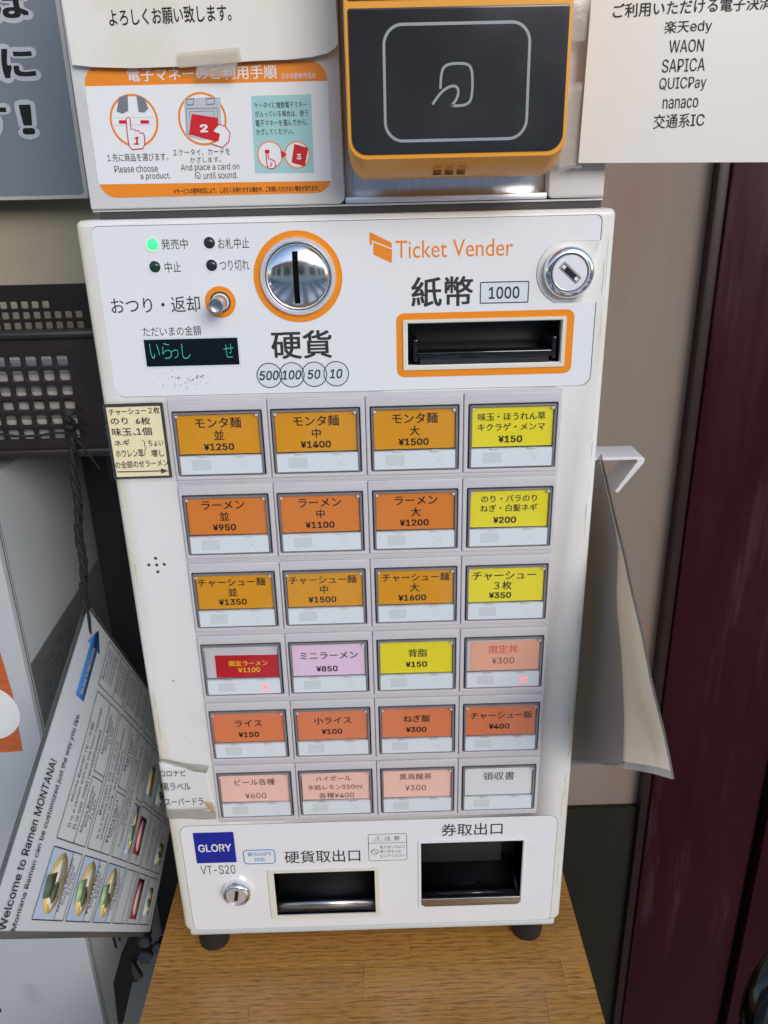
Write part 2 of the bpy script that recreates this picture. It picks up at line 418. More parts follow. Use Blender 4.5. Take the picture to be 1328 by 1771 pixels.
def translucent(name, col, fac=.5):
    mt = mat(name, col, .3, var=.03, vscale=14); n = mt.node_tree.nodes; l = mt.node_tree.links
    b = n['Principled BSDF']; o = n['Material Output']; t = n.new('ShaderNodeBsdfTranslucent'); t.inputs[0].default_value = (*col, 1)
    mx = n.new('ShaderNodeMixShader'); mx.inputs[0].default_value = fac; l.new(b.outputs[0], mx.inputs[1]); l.new(t.outputs[0], mx.inputs[2]); l.new(mx.outputs[0], o.inputs[0])
    M[name] = mt
translucent('sheet_cream', (.86,.71,.51), .5)
translucent('menu_paper', (.88,.89,.89), .3)
translucent('sheet_shaded', (.33,.30,.29), .35)
def oak():
    mt = bpy.data.materials.new('oak'); mt.use_nodes = True; n = mt.node_tree.nodes; l = mt.node_tree.links; b = n['Principled BSDF']
    tc = n.new('ShaderNodeTexCoord'); oi = n.new('ShaderNodeObjectInfo')
    off = n.new('ShaderNodeVectorMath'); off.operation = 'MULTIPLY_ADD'
    cb = n.new('ShaderNodeCombineXYZ'); [l.new(oi.outputs['Random'], cb.inputs[i]) for i in range(3)]
    l.new(cb.outputs[0], off.inputs[0]); off.inputs[1].default_value = (7, 13, 5); l.new(tc.outputs['Object'], off.inputs[2])
    mp = n.new('ShaderNodeMapping'); mp.inputs['Scale'].default_value = (.16, 1, 1); l.new(off.outputs[0], mp.inputs[0])
    wv = n.new('ShaderNodeTexNoise'); wv.inputs['Scale'].default_value = 1100; wv.inputs['Detail'].default_value = 6; wv.inputs['Roughness'].default_value = .6
    mp2 = n.new('ShaderNodeMapping'); mp2.inputs['Scale'].default_value = (.07, 1, 1); l.new(off.outputs[0], mp2.inputs[0]); l.new(mp2.outputs[0], wv.inputs[0])
    ws = n.new('ShaderNodeTexWave'); ws.wave_type = 'BANDS'; ws.bands_direction = 'Y'; ws.inputs['Scale'].default_value = 75; ws.inputs['Distortion'].default_value = 5; ws.inputs['Detail'].default_value = 3; ws.inputs['Detail Scale'].default_value = 1.2
    l.new(mp.outputs[0], ws.inputs[0])
    r1 = n.new('ShaderNodeValToRGB'); e = r1.color_ramp.elements
    e[0].position = .36; e[0].color = (.21,.085,.016,1); e[1].position = .56; e[1].color = (.50,.24,.052,1)
    md = n.new('ShaderNodeMath'); md.operation = 'MULTIPLY_ADD'; md.inputs[1].default_value = .10; l.new(ws.outputs[0], md.inputs[0])
    sb = n.new('ShaderNodeMath'); sb.operation = 'SUBTRACT'; sb.inputs[1].default_value = .02; l.new(wv.outputs[0], sb.inputs[0]); l.new(sb.outputs[0], md.inputs[2])
    l.new(md.outputs[0], r1.inputs[0])
    hs = n.new('ShaderNodeHueSaturation'); mr = n.new('ShaderNodeMapRange'); mr.inputs[3].default_value = .86; mr.inputs[4].default_value = 1.12
    l.new(oi.outputs['Random'], mr.inputs[0]); l.new(mr.outputs[0], hs.inputs['Value']); l.new(r1.outputs[0], hs.inputs['Color'])
    l.new(hs.outputs[0], b.inputs['Base Color']); b.inputs['Roughness'].default_value = .36; b.inputs['Coat Weight'].default_value = .5; b.inputs['Coat Roughness'].default_value = .18
    bp = n.new('ShaderNodeBump'); bp.inputs['Strength'].default_value = .25; bp.inputs['Distance'].default_value = .0006; l.new(wv.outputs[0], bp.inputs['Height']); l.new(bp.outputs[0], b.inputs['Normal'])
    return mt
M['oak'] = oak()

def specks(name):
    """casing / panel white with a patch of small dark scuffs round the money display"""
    mt = M['panel_white'].copy(); mt.name = name; n = mt.node_tree.nodes; l = mt.node_tree.links; b = n['Principled BSDF']
    src = b.inputs['Base Color'].links[0].from_socket
    tc = n.new('ShaderNodeTexCoord'); ns = n.new('ShaderNodeTexNoise'); ns.inputs['Scale'].default_value = 420; ns.inputs['Detail'].default_value = 4; ns.inputs['Roughness'].default_value = .7
    l.new(tc.outputs['Object'], ns.inputs[0])
    sp = n.new('ShaderNodeVectorMath'); sp.operation = 'DISTANCE'; mp = n.new('ShaderNodeMapping'); mp.inputs['Scale'].default_value = (1, 1, 2.6); l.new(tc.outputs['Object'], mp.inputs[0])
    l.new(mp.outputs[0], sp.inputs[0]); sp.inputs[1].default_value = (-.098, 0, -.0385*2.6)
    rg = n.new('ShaderNodeMapRange'); rg.inputs[1].default_value = .0; rg.inputs[2].default_value = .036; rg.inputs[3].default_value = .55; rg.inputs[4].default_value = .74
    l.new(sp.outputs['Value'], rg.inputs[0])
    gt = n.new('ShaderNodeMath'); gt.operation = 'GREATER_THAN'; l.new(ns.outputs[0], gt.inputs[0]); l.new(rg.outputs[0], gt.inputs[1])
    mx = n.new('ShaderNodeMix'); mx.data_type = 'RGBA'; mx.inputs[7].default_value = (.12,.11,.10,1); l.new(src, mx.inputs[6])
    ml = n.new('ShaderNodeMath'); ml.operation = 'MULTIPLY'; ml.inputs[1].default_value = .8; l.new(gt.outputs[0], ml.inputs[0]); l.new(ml.outputs[0], mx.inputs[0])
    l.new(mx.outputs[2], b.inputs['Base Color']); return mt
M['panel_scuffed'] = specks('panel_scuffed')

# ------------------------------------------------------------------ the setting
box('wall', (-1200, 1200, 260, 360, -120, 1500), M['wall']).update_tag(); tag(bpy.data.objects['wall'], kind='structure')
tag(box('left_wall_overlay', (-1200, -170, 256.5, 259.8, 385, 1500), M['wall_cream']), kind='structure')  # thin overlay added to give the left wall a paler tone
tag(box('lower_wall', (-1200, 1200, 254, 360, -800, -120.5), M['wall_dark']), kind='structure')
bm = bmesh.new(); box_bm(bm, -30, 30, -60, .36, -.82, -.8); tag(link('ground', bm_mesh(bm), M['ground']), kind='structure')

# the other side of the street, seen only as a reflection
ob = empty('street_building', (0, -7, -.8)); tag(ob, 'pale shop front across the street behind the viewer', 'building')
box('facade', (-9000, 9000, -7400, -7000, -800, 2400), M['upper_white'], ob)
for i in range(9): box('shop_window', (-8600+i*1950, -7300+i*1950, -7040, -6990, 100, 1500), M['glass_black'], ob)
box('red_awning', (-8800, 1200, -6990, -6300, 1800, 2150), M['card_red'], ob)
for i, x in enumerate((-3300, -2200, -1300, -420, 300, 1050, 2100, 3200)):
    tag(box('reflection_stripe', (x, x+430, -6200, -900, -799, -796), M['white_print'], None), kind='structure')  # unseen stripes, added to put bright streaks into the reflections
bp_ = box('added_dark_board', (-249, -152, 214, 226, -800, 385), M['board_black'], None); tag(bp_, 'added dark board keeping the gap between grey cabinet and ticket machine dark', 'board')  # added board that darkens the gap between cabinet and machine

# maroon pillar and the door panel beside it
t = empty('pillar', (.40, .23, -.8)); tag(t, 'glossy maroon painted pillar against the beige wall right of the machine', 'pillar')
x0 = un(1214, 700, 1, .243).x*1000
box('shaft', (x0, x0+125, 243, 259.5, -800, 1200), M['maroon'], t, bevel=2)
box('edge_strip', (x0-10, x0-.3, 246, 259.5, -800, 1200), M['maroon_edge'], t, bevel=1)
t = box('door_panel', (x0+133, x0+540, 236, 259.5, -800, 1200), M['maroon'], None, bevel=2)
tag(t, 'dark maroon door panel at the right edge beyond the pillar', 'door')

# chrome pipe low at the right
pts = []
for k in range(25):
    a = math.radians(-60+150*k/24); pts.append((.345-.050*math.cos(a)*1.0, -.05+.02*math.sin(a), -.068+.065*math.sin(a)))
t = tube('chrome_pipe', pts, .012, M['dark_chrome'], None, 16); tag(t, 'bent chrome pipe in the dark bottom right corner before the maroon panel', 'pipe')

# ------------------------------------------------------------------ wooden table of glued staves
tbl = empty('wooden_table', (0, .05, -.8)); tag(tbl, 'narrow oak butcher block table under the ticket machine', 'table')
ys = [-290, -253, -216, -179, -142, -105, -67.5, -40.5, -9.7, 18, 47, 76, 105, 134, 163, 192, 221]
joins = {5:[-60, 150], 6:[-95, 131.5], 7:[-8, 150], 8:[30, 132], 9:[-110, 88], 4:[-90, 60], 3:[10], 10:[-40]}
for i in range(len(ys)-1):
    xs = [-176.8] + joins.get(i, [random.uniform(-120, 100)]) + [172]
    for a, b in zip(xs, xs[1:]):
        box('stave', (a+.05, b-.05, ys[i]+.04, ys[i+1]-.04, -56, -30 + random.uniform(-.04, .04)), M['oak'], tbl, bevel=.14, seg=1)
for sx in (-150, 130):
    for sy in (-262, 190): box('leg', (sx-14, sx+14, sy-14, sy+14, -800, -56.5), M['oak'], tbl, bevel=2)
box('apron', (-160, 156, -250, 205, -110, -57), M['maroon_edge'], tbl, bevel=1)

# ------------------------------------------------------------------ ticket machine
mc = empty('ticket_machine', (0, .09, -.030)); tag(mc, 'white countertop meal ticket machine with rows of coloured buttons on the oak table', 'ticket machine')
def casing():
    outer = rrect(-150, 0, 150, 536.3, (7, 7, 3.5, 3.5), 6)
    o = shape('front_casing', [outer], 34, M['casing'], mc, face(34.0), bevel=3.2, auto=50)
    return o
cas = casing()
holes = [box_me(31.5, 124.5, -5, 60, 450.5, 477), box_me(-77, 4.8, -5, 60, 14, 60.8), box_me(38.6, 117.9, -5, 60, 21.5, 86)]
boolean(cas, holes)
box('cabinet', (-146, 146, 34.2, 225, 1, 533), M['casing'], mc, bevel=3)
box('base_plate', (-147, 147, 2, 222, -7, -.2), M['strip_mark'], mc, bevel=2)
for sx, sy in ((-132, 17.5), (128, 17.5), (-132, 205), (128, 205)):
    lathe('foot', [(0, 0), (10.5, 0), (12.2, 2), (13.6, 22), (13.6, 23), (0, 23)], M['rubber'], mc, Matrix.Translation((sx*MM, sy*MM, -.030)) @ Matrix.Scale(MM, 4), n=32)

# upper control panel
def notch():
    cx, cz, r = 124.9, 502.6, 18.2
    p = rrect(-141.3, 437, 141.8, 533, (6, 6, 3.5, 4), 5)
    # split the right side to let the lock through
    out = []
    half = 17.0
    a0 = math.asin(half/r)
    arc = [(cx+r*math.cos(math.pi-a0 + 2*a0*k/16), cz+r*math.sin(math.pi-a0+2*a0*k/16)) for k in range(17)]  # top to bottom on the left
    body = [q for q in p if q[1] < 480]; top = [q for q in p if q[1] >= 480]
    # order of p: bl, br, tr, tl  -> right side lies between br and tr
    bl_br = body; tr_tl = top
    out = bl_br + rrect(141, 480, 141.8, 485.6, 0)[2:3] + arc[::-1] + [(141.8, cz+half)] + tr_tl
    return out
cp = shape('control_panel', [notch(), rrect(33.2, 451.6, 123.0, 476, .5), ], .35, M['panel_scuffed'], mc, face(0))
cp_y = -.35
shape('panel_outline', [notch(), [(x*1.0, z) for x, z in notch()]][:1], .05, M['seam'], mc, Matrix.Translation((0, -.00002, 0)) @ face(0) @ Matrix.Translation((0.25, 485, 0)) @ Matrix.Diagonal((1.0022, 1.006, 1, 1)) @ Matrix.Translation((0, -485, 0)))
boolean(bpy.data.objects['panel_outline'], [box_me(32, 124, -5, 5, 451, 476.5)])
P0 = face(cp_y)
texts('lettering', [tpx('発売中', 279, 413, 325, 431), tpx('中止', 285, 452.5, 313, 471), tpx('お札中止', 377, 411, 431, 430), tpx('つり切れ', 380, 449, 431, 468),
    tpx('おつり・返却', 192, 513, 346, 541, bold=.004), tpx('ただいまの金額', 247, 564, 348, 581), tpx('硬貨', 469, 571, 574, 620, bold=.022), tpx('紙幣', 711, 478, 818, 530, bold=.022),
    tpx('1000', 845, 495.5, 898, 516.5, bold=.03)], M['ink_grey'], mc, P0, split=True)
texts('machine_title', [tpx('Ticket Vender', 684, 414, 887, 444.5)], M['orange_print'], mc, P0)
lx = [fp(*q) for q in ((639,401), (677,419.5), (677.5,429), (643.5,415.5), (643,424.5), (639,422))]
shape('logo', [lx, [fp(*q) for q in ((645.5,419), (678,431.5), (677.5,455), (645.5,440))]], .12, M['orange_print'], mc, P0)
bx0, bz1 = fp(831, 488); bx1, bz0 = fp(912.5, 523.5)
rr = rrect(bx0, 486.6, bx1, 498.2, .2, 1)
shape('price_box', [rr], .06, M['strip'], mc, face(cp_y)); strokes('price_box_outline', [(rr, .6, True)], M['ink_grey'], mc, P0, .14)
for kc, (cx, s) in enumerate(((-49.0, '500'), (-35.7, '100'), (-22.4, '50'), (-9.4, '10'))):
    c = shape('coin_mark', [circ(cx, 447.8, 7.3, 40)], .06+.03*kc, M['strip'], mc, face(cp_y))
    strokes('outline', [(circ(cx, 447.8, 7.3, 40), .55, True)], M['ink_grey'], c, P0, .17+.012*kc)
    texts('lettering', [dict(s=s, cx=cx-.2, cy=447.8, h=5.6, w=3.85*len(s), bold=.03, shear=.2)], M['ink_grey'], c, P0, .24)
# lamps
for px_, pz_, mm_, lb in ((264, 423, 'led_on', 'lit green lamp'), (268, 461.5, 'led_dark_green', 'unlit green lamp'), (362, 420, 'led_dark', None), (366, 459, 'led_dark', None)):
    x, z = fp(px_, pz_); B = face(cp_y) @ Matrix.Translation((x, z, 0))
    l_ = lathe('indicator_lamp', [(0, 1.3), (1.5, 1.15), (2.5, .7), (3.1, 0), (3.1, -.2)], M[mm_], mc, B, 32)
    if lb: l_['label'] = lb
    lathe('rim', [(3.2, 0), (3.25, .35), (4.0, .35), (4.1, 0)], M['panel_white'], l_, B, 32)
# return lever
B = face(cp_y) @ Matrix.Translation((-73.8, 490.9, 0))
lv = shape('return_button_ring', [circ(-73.8, 490.9, 8.8), circ(-73.8, 490.9, 5.9)[::-1]], .25, M['orange'], mc, P0)
lathe('collar', [(5.9, .1), (5.9, .5), (5.0, .5), (5.0, -.2), (0, -.3)], M['seam'], lv, B, 40)
ax = un(373, 530, 1, -.019); 
Bl = Matrix.Translation((-.0741, -.0002, .4906)) @ (Vector((ax.x+.0741, -.019, ax.z-.4906)).to_track_quat('Z', 'Y').to_matrix().to_4x4()) @ Matrix.Scale(MM, 4)
lathe('plunger', [(4.3, -2), (4.3, 18.2), (3.9, 18.9), (3.1, 19.0), (2.6, 18.75), (0, 18.6)], M['steel'], lv, Bl, 40)
# money display
shape('display_frame', [rrect(-121.6, 453.7, -64.9, 471.5, 1)], .2, M['strip'], mc, P0)
dp = shape('money_display', [rrect(-120.4, 454.8, -66, 470.5, .4)], .3, M['display_black'], mc, face(cp_y))
texts('display_text', [tpx('い', 260, 594, 276, 620, bold=-.02), tpx('ら', 281, 593, 297, 620, bold=-.02), tpx('っ', 298, 604, 309, 619, bold=-.02), tpx('し', 315, 594, 329, 620, bold=-.02), tpx('せ', 387, 594, 404, 618, bold=-.02)], M['display_green'], dp, P0, .4)
# coin slot
cs = shape('coin_slot_ring', [circ(-28.6, 503.6, 25.1, 72), circ(-28.6, 503.6, 19, 72)[::-1]], .3, M['orange'], mc, P0)
B = face(cp_y) @ Matrix.Translation((-28.6, 503.8, 0))
lathe('bezel', [(21.6, 0), (21.5, 1.5), (20.8, 2.6), (19.6, 2.6), (18.7, 1.2), (18.4, .3)], M['brushed'], cs, B, 72, 30)
pr = [(18.4, .6)] + [(18.1*math.cos(math.radians(a)), .6+5.2*math.sin(math.radians(a))) for a in range(0, 90, 6)] + [(0, 5.8)]
dome = lathe('chrome_dome', pr + [] , M['dome'], cs, B, 72, 60)
sl_ = box_me(-30.9, -27.7, -12, 5, 489.4, 517.9)
bm = bmesh.new(); bm.from_mesh(dome.data); bmesh.ops.holes_fill(bm, edges=[e for e in bm.edges if e.is_boundary]); bmesh.ops.recalc_face_normals(bm, faces=bm.faces); bm.to_mesh(dome.data); bm.free()
boolean(dome, [sl_]); dome.data.shade_smooth(); dome.data.set_sharp_from_angle(angle=math.radians(40))
bm = bmesh.new(); prf = [(-28.6, 0)]; ring = [[], []]
for sx_, rg in ((-30.95, ring[0]), (-27.65, ring[1])):
    for k in range(17):
        zz = 489.3 + 28.7*k/16; rr_ = min(1, abs(zz-503.8)/18.1); rg.append(bm.verts.new((sx_*MM, (cp_y-.6-5.2*math.sqrt(1-rr_*rr_)+.55)*MM, zz*MM)))
for k in range(16): bm.faces.new((ring[0][k], ring[1][k], ring[1][k+1], ring[0][k+1]))
link('slot_throat', bm_mesh(bm), M['void'], cs)
# lock
def lock(name, cx, cz, R, r, ang, h, parent, simple=False):
    B = face(cp_y) @ Matrix.Translation((cx, cz, 0))
    o = lathe(name, [(R, -.5), (R, h*.35), (R*.97, h*.7), (R*.88, h*.95), (R*.78, h), (r*1.06, h*.75), (r*1.03, h*.55)], M['chrome'], parent, B, 64, 60)
    lathe('seal', [(r*1.05, h*.5), (0, h*.5)], M['seam'], o, B, 40)
    lathe('core', [(r, h*.4), (r, h*.78), (r*.96, h*.86), (0, h*.86)], M['brushed'], o, B, 56)
    c, s = math.cos(math.radians(ang)), math.sin(math.radians(ang))
    def rot(pts): return [(cx+x*c-z*s, cz+x*s+z*c) for x, z in pts]
    L = r*.62
    shape('key_slot', [rot(rrect(-L, -r*.17, L, r*.17, .2, 2))], .25, M['black_plastic'], o, face(cp_y-h*.86))
    if not simple:
        for q in (-.8, .8): shape('pin', [rot(rrect(L*q-1, -r*.1, L*q+1, r*.1, .2, 2))], .2, M['brushed'], o, face(cp_y-h*.86-.25))
        strokes('outline', [(rot(rrect(-L-.5, -r*.17-.5, L+.5, r*.17+.5, .3, 2)), .35, True)], M['seam'], o, face(cp_y-h*.86), .1)
    return o
lock('lock', 124.9, 502.8, 14.4, 9.9, -42, 5.5, mc)
lock('lock', -104.2, 43.6, 11.2, 8.2, 80, 7, mc, True)
# bill slot
ro = rrect(26.6, 444.6, 130.1, 482.0, 4.5); ri = rrect(30.4, 448.8, 125.6, 478.2, .8)
bs = shape('bill_slot_border', [ro, ri[::-1]], .12, M['orange'], mc, P0)
bi = rrect(32.6, 451.0, 123.4, 476.4, .4)
shape('bezel', [ri, bi[::-1]], 1.0, M['cream_plastic'], bs, face(cp_y), bevel=.2)
def recess(name, x0, x1, z0, z1, depth, mt, parent, y0=0., back=True):
    bm = bmesh.new(); a, b, c, d = x0*MM, x1*MM, z0*MM, z1*MM; Y0 = y0*MM; Y1 = depth*MM
    v = [bm.verts.new(q) for q in ((a, Y0, c), (b, Y0, c), (b, Y0, d), (a, Y0, d), (a, Y1, c), (b, Y1, c), (b, Y1, d), (a, Y1, d))]
    for f in (((4,5,6,7),) if back else ()) + ((0,1,5,4), (2,3,7,6), (1,2,6,5), (3,0,4,7)): bm.faces.new([v[i] for i in f])
    return link(name, bm_mesh(bm), mt, parent)
recess('throat_mouth', 32.3, 123.7, 450.7, 476.7, 7, M['cream_plastic'], bs, -.2, back=False)
recess('throat', 32.2, 123.8, 450.6, 476.8, 33, M['black_plastic'], bs, 7)
box('black_tongue', (39, 118.5, 1.2, 26, 454.8, 458.6), M['black_gloss'], bs, bevel=.6)
box('tongue_lip', (40.5, 117, 2.6, 5, 450.9, 454.6), M['dark_inside'], bs)
for x in (36.5, 118.6): box('guide', (x, x+2.6, 2, 28, 453, 466), M['black_gloss'], bs, bevel=.5)

# button field
fb = shape('button_field', [rrect(-111.6, 112.4, 126, 436, .8, 2)], .5, M['frame_grey'], mc, face(0), bevel=.12)
# casing edges: yellowed plastic
def yellowed(mt, c=(.60,.50,.30)):
    n = mt.node_tree.nodes; l = mt.node_tree.links; b = n['Principled BSDF']; src = b.inputs['Base Color'].links[0].from_socket
    tc = n.new('ShaderNodeTexCoord'); sp = n.new('ShaderNodeSeparateXYZ'); l.new(tc.outputs['Object'], sp.inputs[0])
    ab = n.new('ShaderNodeMath'); ab.operation = 'ABSOLUTE'; l.new(sp.outputs[0], ab.inputs[0])
    mr = n.new('ShaderNodeMapRange'); mr.inputs[1].default_value = .1395; mr.inputs[2].default_value = .1505; l.new(ab.outputs[0], mr.inputs[0])
    ns = n.new('ShaderNodeTexNoise'); ns.inputs['Scale'].default_value = 35; ns.inputs['Detail'].default_value = 6; mp = n.new('ShaderNodeMapping'); mp.inputs['Scale'].default_value = (1, 1, .3); l.new(tc.outputs['Object'], mp.inputs[0]); l.new(mp.outputs[0], ns.inputs[0])
    nr = n.new('ShaderNodeMapRange'); nr.inputs[1].default_value = .35; nr.inputs[2].default_value = .65; l.new(ns.outputs[0], nr.inputs[0])
    ml = n.new('ShaderNodeMath'); ml.operation = 'MULTIPLY'; l.new(mr.outputs[0], ml.inputs[0]); l.new(nr.outputs[0], ml.inputs[1])
    m2 = n.new('ShaderNodeMath'); m2.operation = 'MULTIPLY'; m2.inputs[1].default_value = .9; l.new(ml.outputs[0], m2.inputs[0])
    mx = n.new('ShaderNodeMix'); mx.data_type = 'RGBA'; mx.inputs[7].default_value = (*c, 1); l.new(m2.outputs[0], mx.inputs[0]); l.new(src, mx.inputs[6])
    # fine dark specks of wear
    n3 = n.new('ShaderNodeTexNoise'); n3.inputs['Scale'].default_value = 330; n3.inputs['Detail'].default_value = 3; l.new(tc.outputs['Object'], n3.inputs[0])
    g3 = n.new('ShaderNodeMath'); g3.operation = 'GREATER_THAN'; g3.inputs[1].default_value = .765; l.new(n3.outputs[0], g3.inputs[0])
    m3 = n.new('ShaderNodeMix'); m3.data_type = 'RGBA'; m3.inputs[7].default_value = (.2,.17,.13,1); l.new(g3.outputs[0], m3.inputs[0]); l.new(mx.outputs[2], m3.inputs[6])
    l.new(m3.outputs[2], b.inputs['Base Color'])
yellowed(M['casing'])
ROWP = 53.85; COLX = [-111.0, -51.8, 7.1, 66.4, 125.2]
WX = [-82.2, -23.1, 36.7, 96.3]
NAMES = [
 [('amber', [('モンタ麺', 7.3, 5.6, .3), ('並', 7.0, 13.3, .1), ('¥1250', 'p', 20.8, -.6)]), ('amber', [('モンタ麺', 7.3, 5.9, .3), ('中', 6.6, 13.7, .1), ('¥1400', 'p', 20.8, -.6)]),
  ('amber', [('モンタ麺', 7.3, 5.9, .3), ('大', 6.8, 13.7, .1), ('¥1500', 'p', 20.8, -.6)]), ('yellow', [('味玉 ・ほうれん草', 5.3, 6.3, -.6), ('キクラゲ・メンマ', 5.3, 12.8, -.6), ('¥150', 'p', 20.6, -1.0)])],
 [('orange', [('ラーメン', 7.2, 5.2, -2), ('並', 6.9, 12.7, -1.8), ('¥950', 'p', 20.4, -2.4)]), ('orange', [('ラーメン', 7.2, 5.2, -.3), ('中', 6.6, 12.7, -.1), ('¥1100', 'p', 20.4, -.8)]),
  ('orange', [('ラーメン', 7.2, 5.4, .6), ('大', 6.9, 13.2, .4), ('¥1200', 'p', 20.6, -.6)]), ('yellow', [('のり・バラのり', 5.3, 5.8, -.3), ('ねぎ・白髪ネギ', 5.3, 12.2, -.3), ('¥200', 'p', 20.4, -2.6)])],
 [('amber', [('チャーシュー麺', 6.5, 5.6, -1.5), ('並', 7.0, 12.8, -1.6), ('¥1350', 'p', 20.2, -2.0)]), ('amber', [('チャーシュー麺', 6.5, 5.6, -1), ('中', 6.6, 12.8, -.6), ('¥1500', 'p', 20.2, -2.0)]),
  ('amber', [('チャーシュー麺', 6.5, 5.6, 0), ('大', 7.0, 13, -.8), ('¥1600', 'p', 20.6, -2.4)]), ('yellow', [('チャーシュー', 7.3, 6.2, -1.4), ('３枚', 6.8, 13.3, -2.2), ('¥350', 'p', 20.6, -3.8)])],
 [('red', [('限定ラーメン', 4.6, 6.3, 1.0), ('￥1100', 'q', 11.6, 1.0)]), ('lilac', [('ミニラーメン', 6.9, 9.5, .3), ('¥850', 'p', 20.0, -1.5)]),
  ('yellow', [('背脂', 6.8, 9.4, 1), ('¥150', 'p', 18.4, 0)]), ('salmon', [('限定丼', 7.0, 7.8, -.6), ('¥300', 'n', 16.8, -.6)])],
 [('orange_deep', [('ライス', 6.9, 9.5, 0), ('¥150', 'p', 19.0, -.5)]), ('orange_deep', [('小ライス', 6.9, 9.0, .3), ('¥100', 'p', 18.4, -.5)]),
  ('orange_deep', [('ねぎ飯', 6.6, 9.4, 0), ('¥300', 'p', 18.8, -.5)]), ('orange_deep', [('チャーシュー飯', 6.4, 8.6, .2), ('¥400', 'p', 18.0, -1.0)])],
 [('peach', [('ビール各種', 6.2, 7.4, .2), ('¥600', 'n', 19.8, 0)]), ('peach', [('ハイボール', 5.4, 6.2, -1.5), ('氷結レモン350ml', 5.1, 14.0, -.3), ('各種¥400', 'm', 21.6, .2)]),
  ('peach', [('黒烏龍茶', 6.1, 6.6, -1.2), ('¥300', 'n', 16.8, -1.2)]), ('white', [('領収書', 8.0, 8.2, 0)])]]
def shared(fn, cache={}):
    k = fn
    return cache[k]
proto = {}
WH = 41.0; HW = 26.9       # window height, half width
for r in range(6):
    ztop = 434.8 - ROWP*r
    # the raised ledge under every row
    box('row_ledge', (-110.6, 125.4, -1.6, .2, ztop-ROWP+.5, ztop-ROWP+3.6), M['frame_grey'], mc, bevel=.5)
    for c in range(4):
        cx, cz = WX[c], ztop - 7.2 - WH/2
        loc = Vector((cx*MM, 0, cz*MM))
        x0, x1 = COLX[c]+.28-cx, COLX[c+1]-.28-cx
        key = ('frame', c)
        if key not in proto:
            me = curve_mesh([rrect(x0, cz-(cz)-WH/2-2.6, x1, WH/2+6.6, .6, 2), rrect(-HW-.2, -WH/2-.2, HW+.2, WH/2+.2, .8, 3)[::-1]], 2.2, .45)
            me.transform(Matrix.Translation((0, 0, 1.1))); me.transform(FACE); me.materials.append(M['frame_grey']); proto[key] = me
            me.shade_smooth(); me.set_sharp_from_angle(angle=math.radians(35))
        b = bpy.data.objects.new('selection_button', proto[key]); COL.objects.link(b); place(b, loc + Vector((0, -.0004, 0)), mc)
        def sub(name, k, build, mt, off=(0, 0, 0), rot=None, auto=None):
            if k not in proto:
                me = build(); me.materials.clear(); me.materials.append(mt)
                if auto: me.shade_smooth(); me.set_sharp_from_angle(angle=math.radians(auto))
                proto[k] = me
            o = bpy.data.objects.new(name, proto[k]); COL.objects.link(o); o.parent = b; o.location = Vector(off)*MM
            if rot: o.rotation_euler = rot
            return o
        def sh(outl, th, bev=0., Y=0.):
            def f():
                me = curve_mesh(outl, th, bev); me.transform(Matrix.Translation((0, 0, th/2))); me.transform(face(Y)); return me
            return f
        sub('well', 'well', sh([rrect(-HW-.1, -WH/2-.1, HW+.1, WH/2+.1, .8, 3)], .3, 0, 0), M['seam'])
        # clear key cap: rim, pane and clips
        sub('rim', 'rim', sh([rrect(-HW+.7, -WH/2+.7, HW-.7, WH/2-.7, .8, 3), rrect(-HW+2.0, -WH/2+1.3, HW-2.0, WH/2-1.9, .3, 2)[::-1]], 2.6, .25, -.4), M['key_rim'], auto=35)
        colr, lines = NAMES[r][c]
        ct = WH/2-1.9; cb = WH/2-27.2
        if colr == 'red':
            sub('name_backing', 'rb', sh([rrect(-HW+1.7, cb, HW-1.7, ct, .2, 2)], .6, 0, -.4), M['grey_metal'] if 'grey_metal' in M else M['frame_grey'])
            L, Rr, T = -HW+8.6, HW-2.2, cb+17.8
            cd_ = shape('name_card', [rrect(cx+L, cz+cb+.2, cx+Rr, cz+T, .1, 1)], .2, M['card_red'], None, face(-1.5, -.8, cx, cz)); top = T; mx = (L+Rr)/2
        elif colr == 'salmon':
            sub('name_backing', 'rb', sh([rrect(-HW+1.7, cb, HW-1.7, ct, .2, 2)], .6, 0, -.4), M['frame_grey'])
            cd_ = shape('name_card', [rrect(cx-HW+4.6, cz+cb+.3, cx+HW-2.4, cz+ct-2.2, .1, 1)], .2, M['card_salmon'], None, face(-1.5, .2, cx, cz)); top = ct-.6; mx = .5
        else:
            rt = random.uniform(-.35, .35)
            cd_ = shape('name_card', [rrect(cx-HW+2.2+random.uniform(-.2, .2), cz+cb+.1, cx+HW-2.3, cz+ct-.5, .1, 1)], .7, M['card_'+colr], None, face(-1.0, rt, cx, cz)); top = ct; mx = 0
        def adopt(o):
            o.parent = b; o.location = WL[o.name] - WL[b.name]
        adopt(cd_)
        tl = []
        for s, em, dz, dx in lines:
            if em == 'p': tl.append(dict(s=s, cx=cx+mx+dx, cy=cz+top-dz, h=4.4, w=3.75*len(s)-.3, bold=.042))
            elif em == 'q': tl.append(dict(s=s, cx=cx+mx+dx, cy=cz+top-dz, h=3.7, w=15.2, bold=.02))
            elif em == 'n': tl.append(dict(s=s, cx=cx+mx+dx, cy=cz+top-dz, h=4.9, w=15.2, bold=.0))
            elif em == 'm': tl.append(dict(s=s, cx=cx+mx+dx, cy=cz+top-dz, h=5.2, w=26, bold=.0))
            else: tl.append(dict(s=s, cx=cx+mx+dx, cy=cz+top-dz, em=em*.985, bold=.013 if r < 5 and colr != 'salmon' else .004))
        ik = {'red': 'ink_yellow', 'salmon': 'ink_brown', 'peach': 'ink_brown', 'white': 'ink_grey'}.get(colr, 'ink')
        if colr == 'salmon':
            o = texts('lettering', tl[:1], M['ink_rose'], None, face(-1.75)); adopt(o); tl = tl[1:]
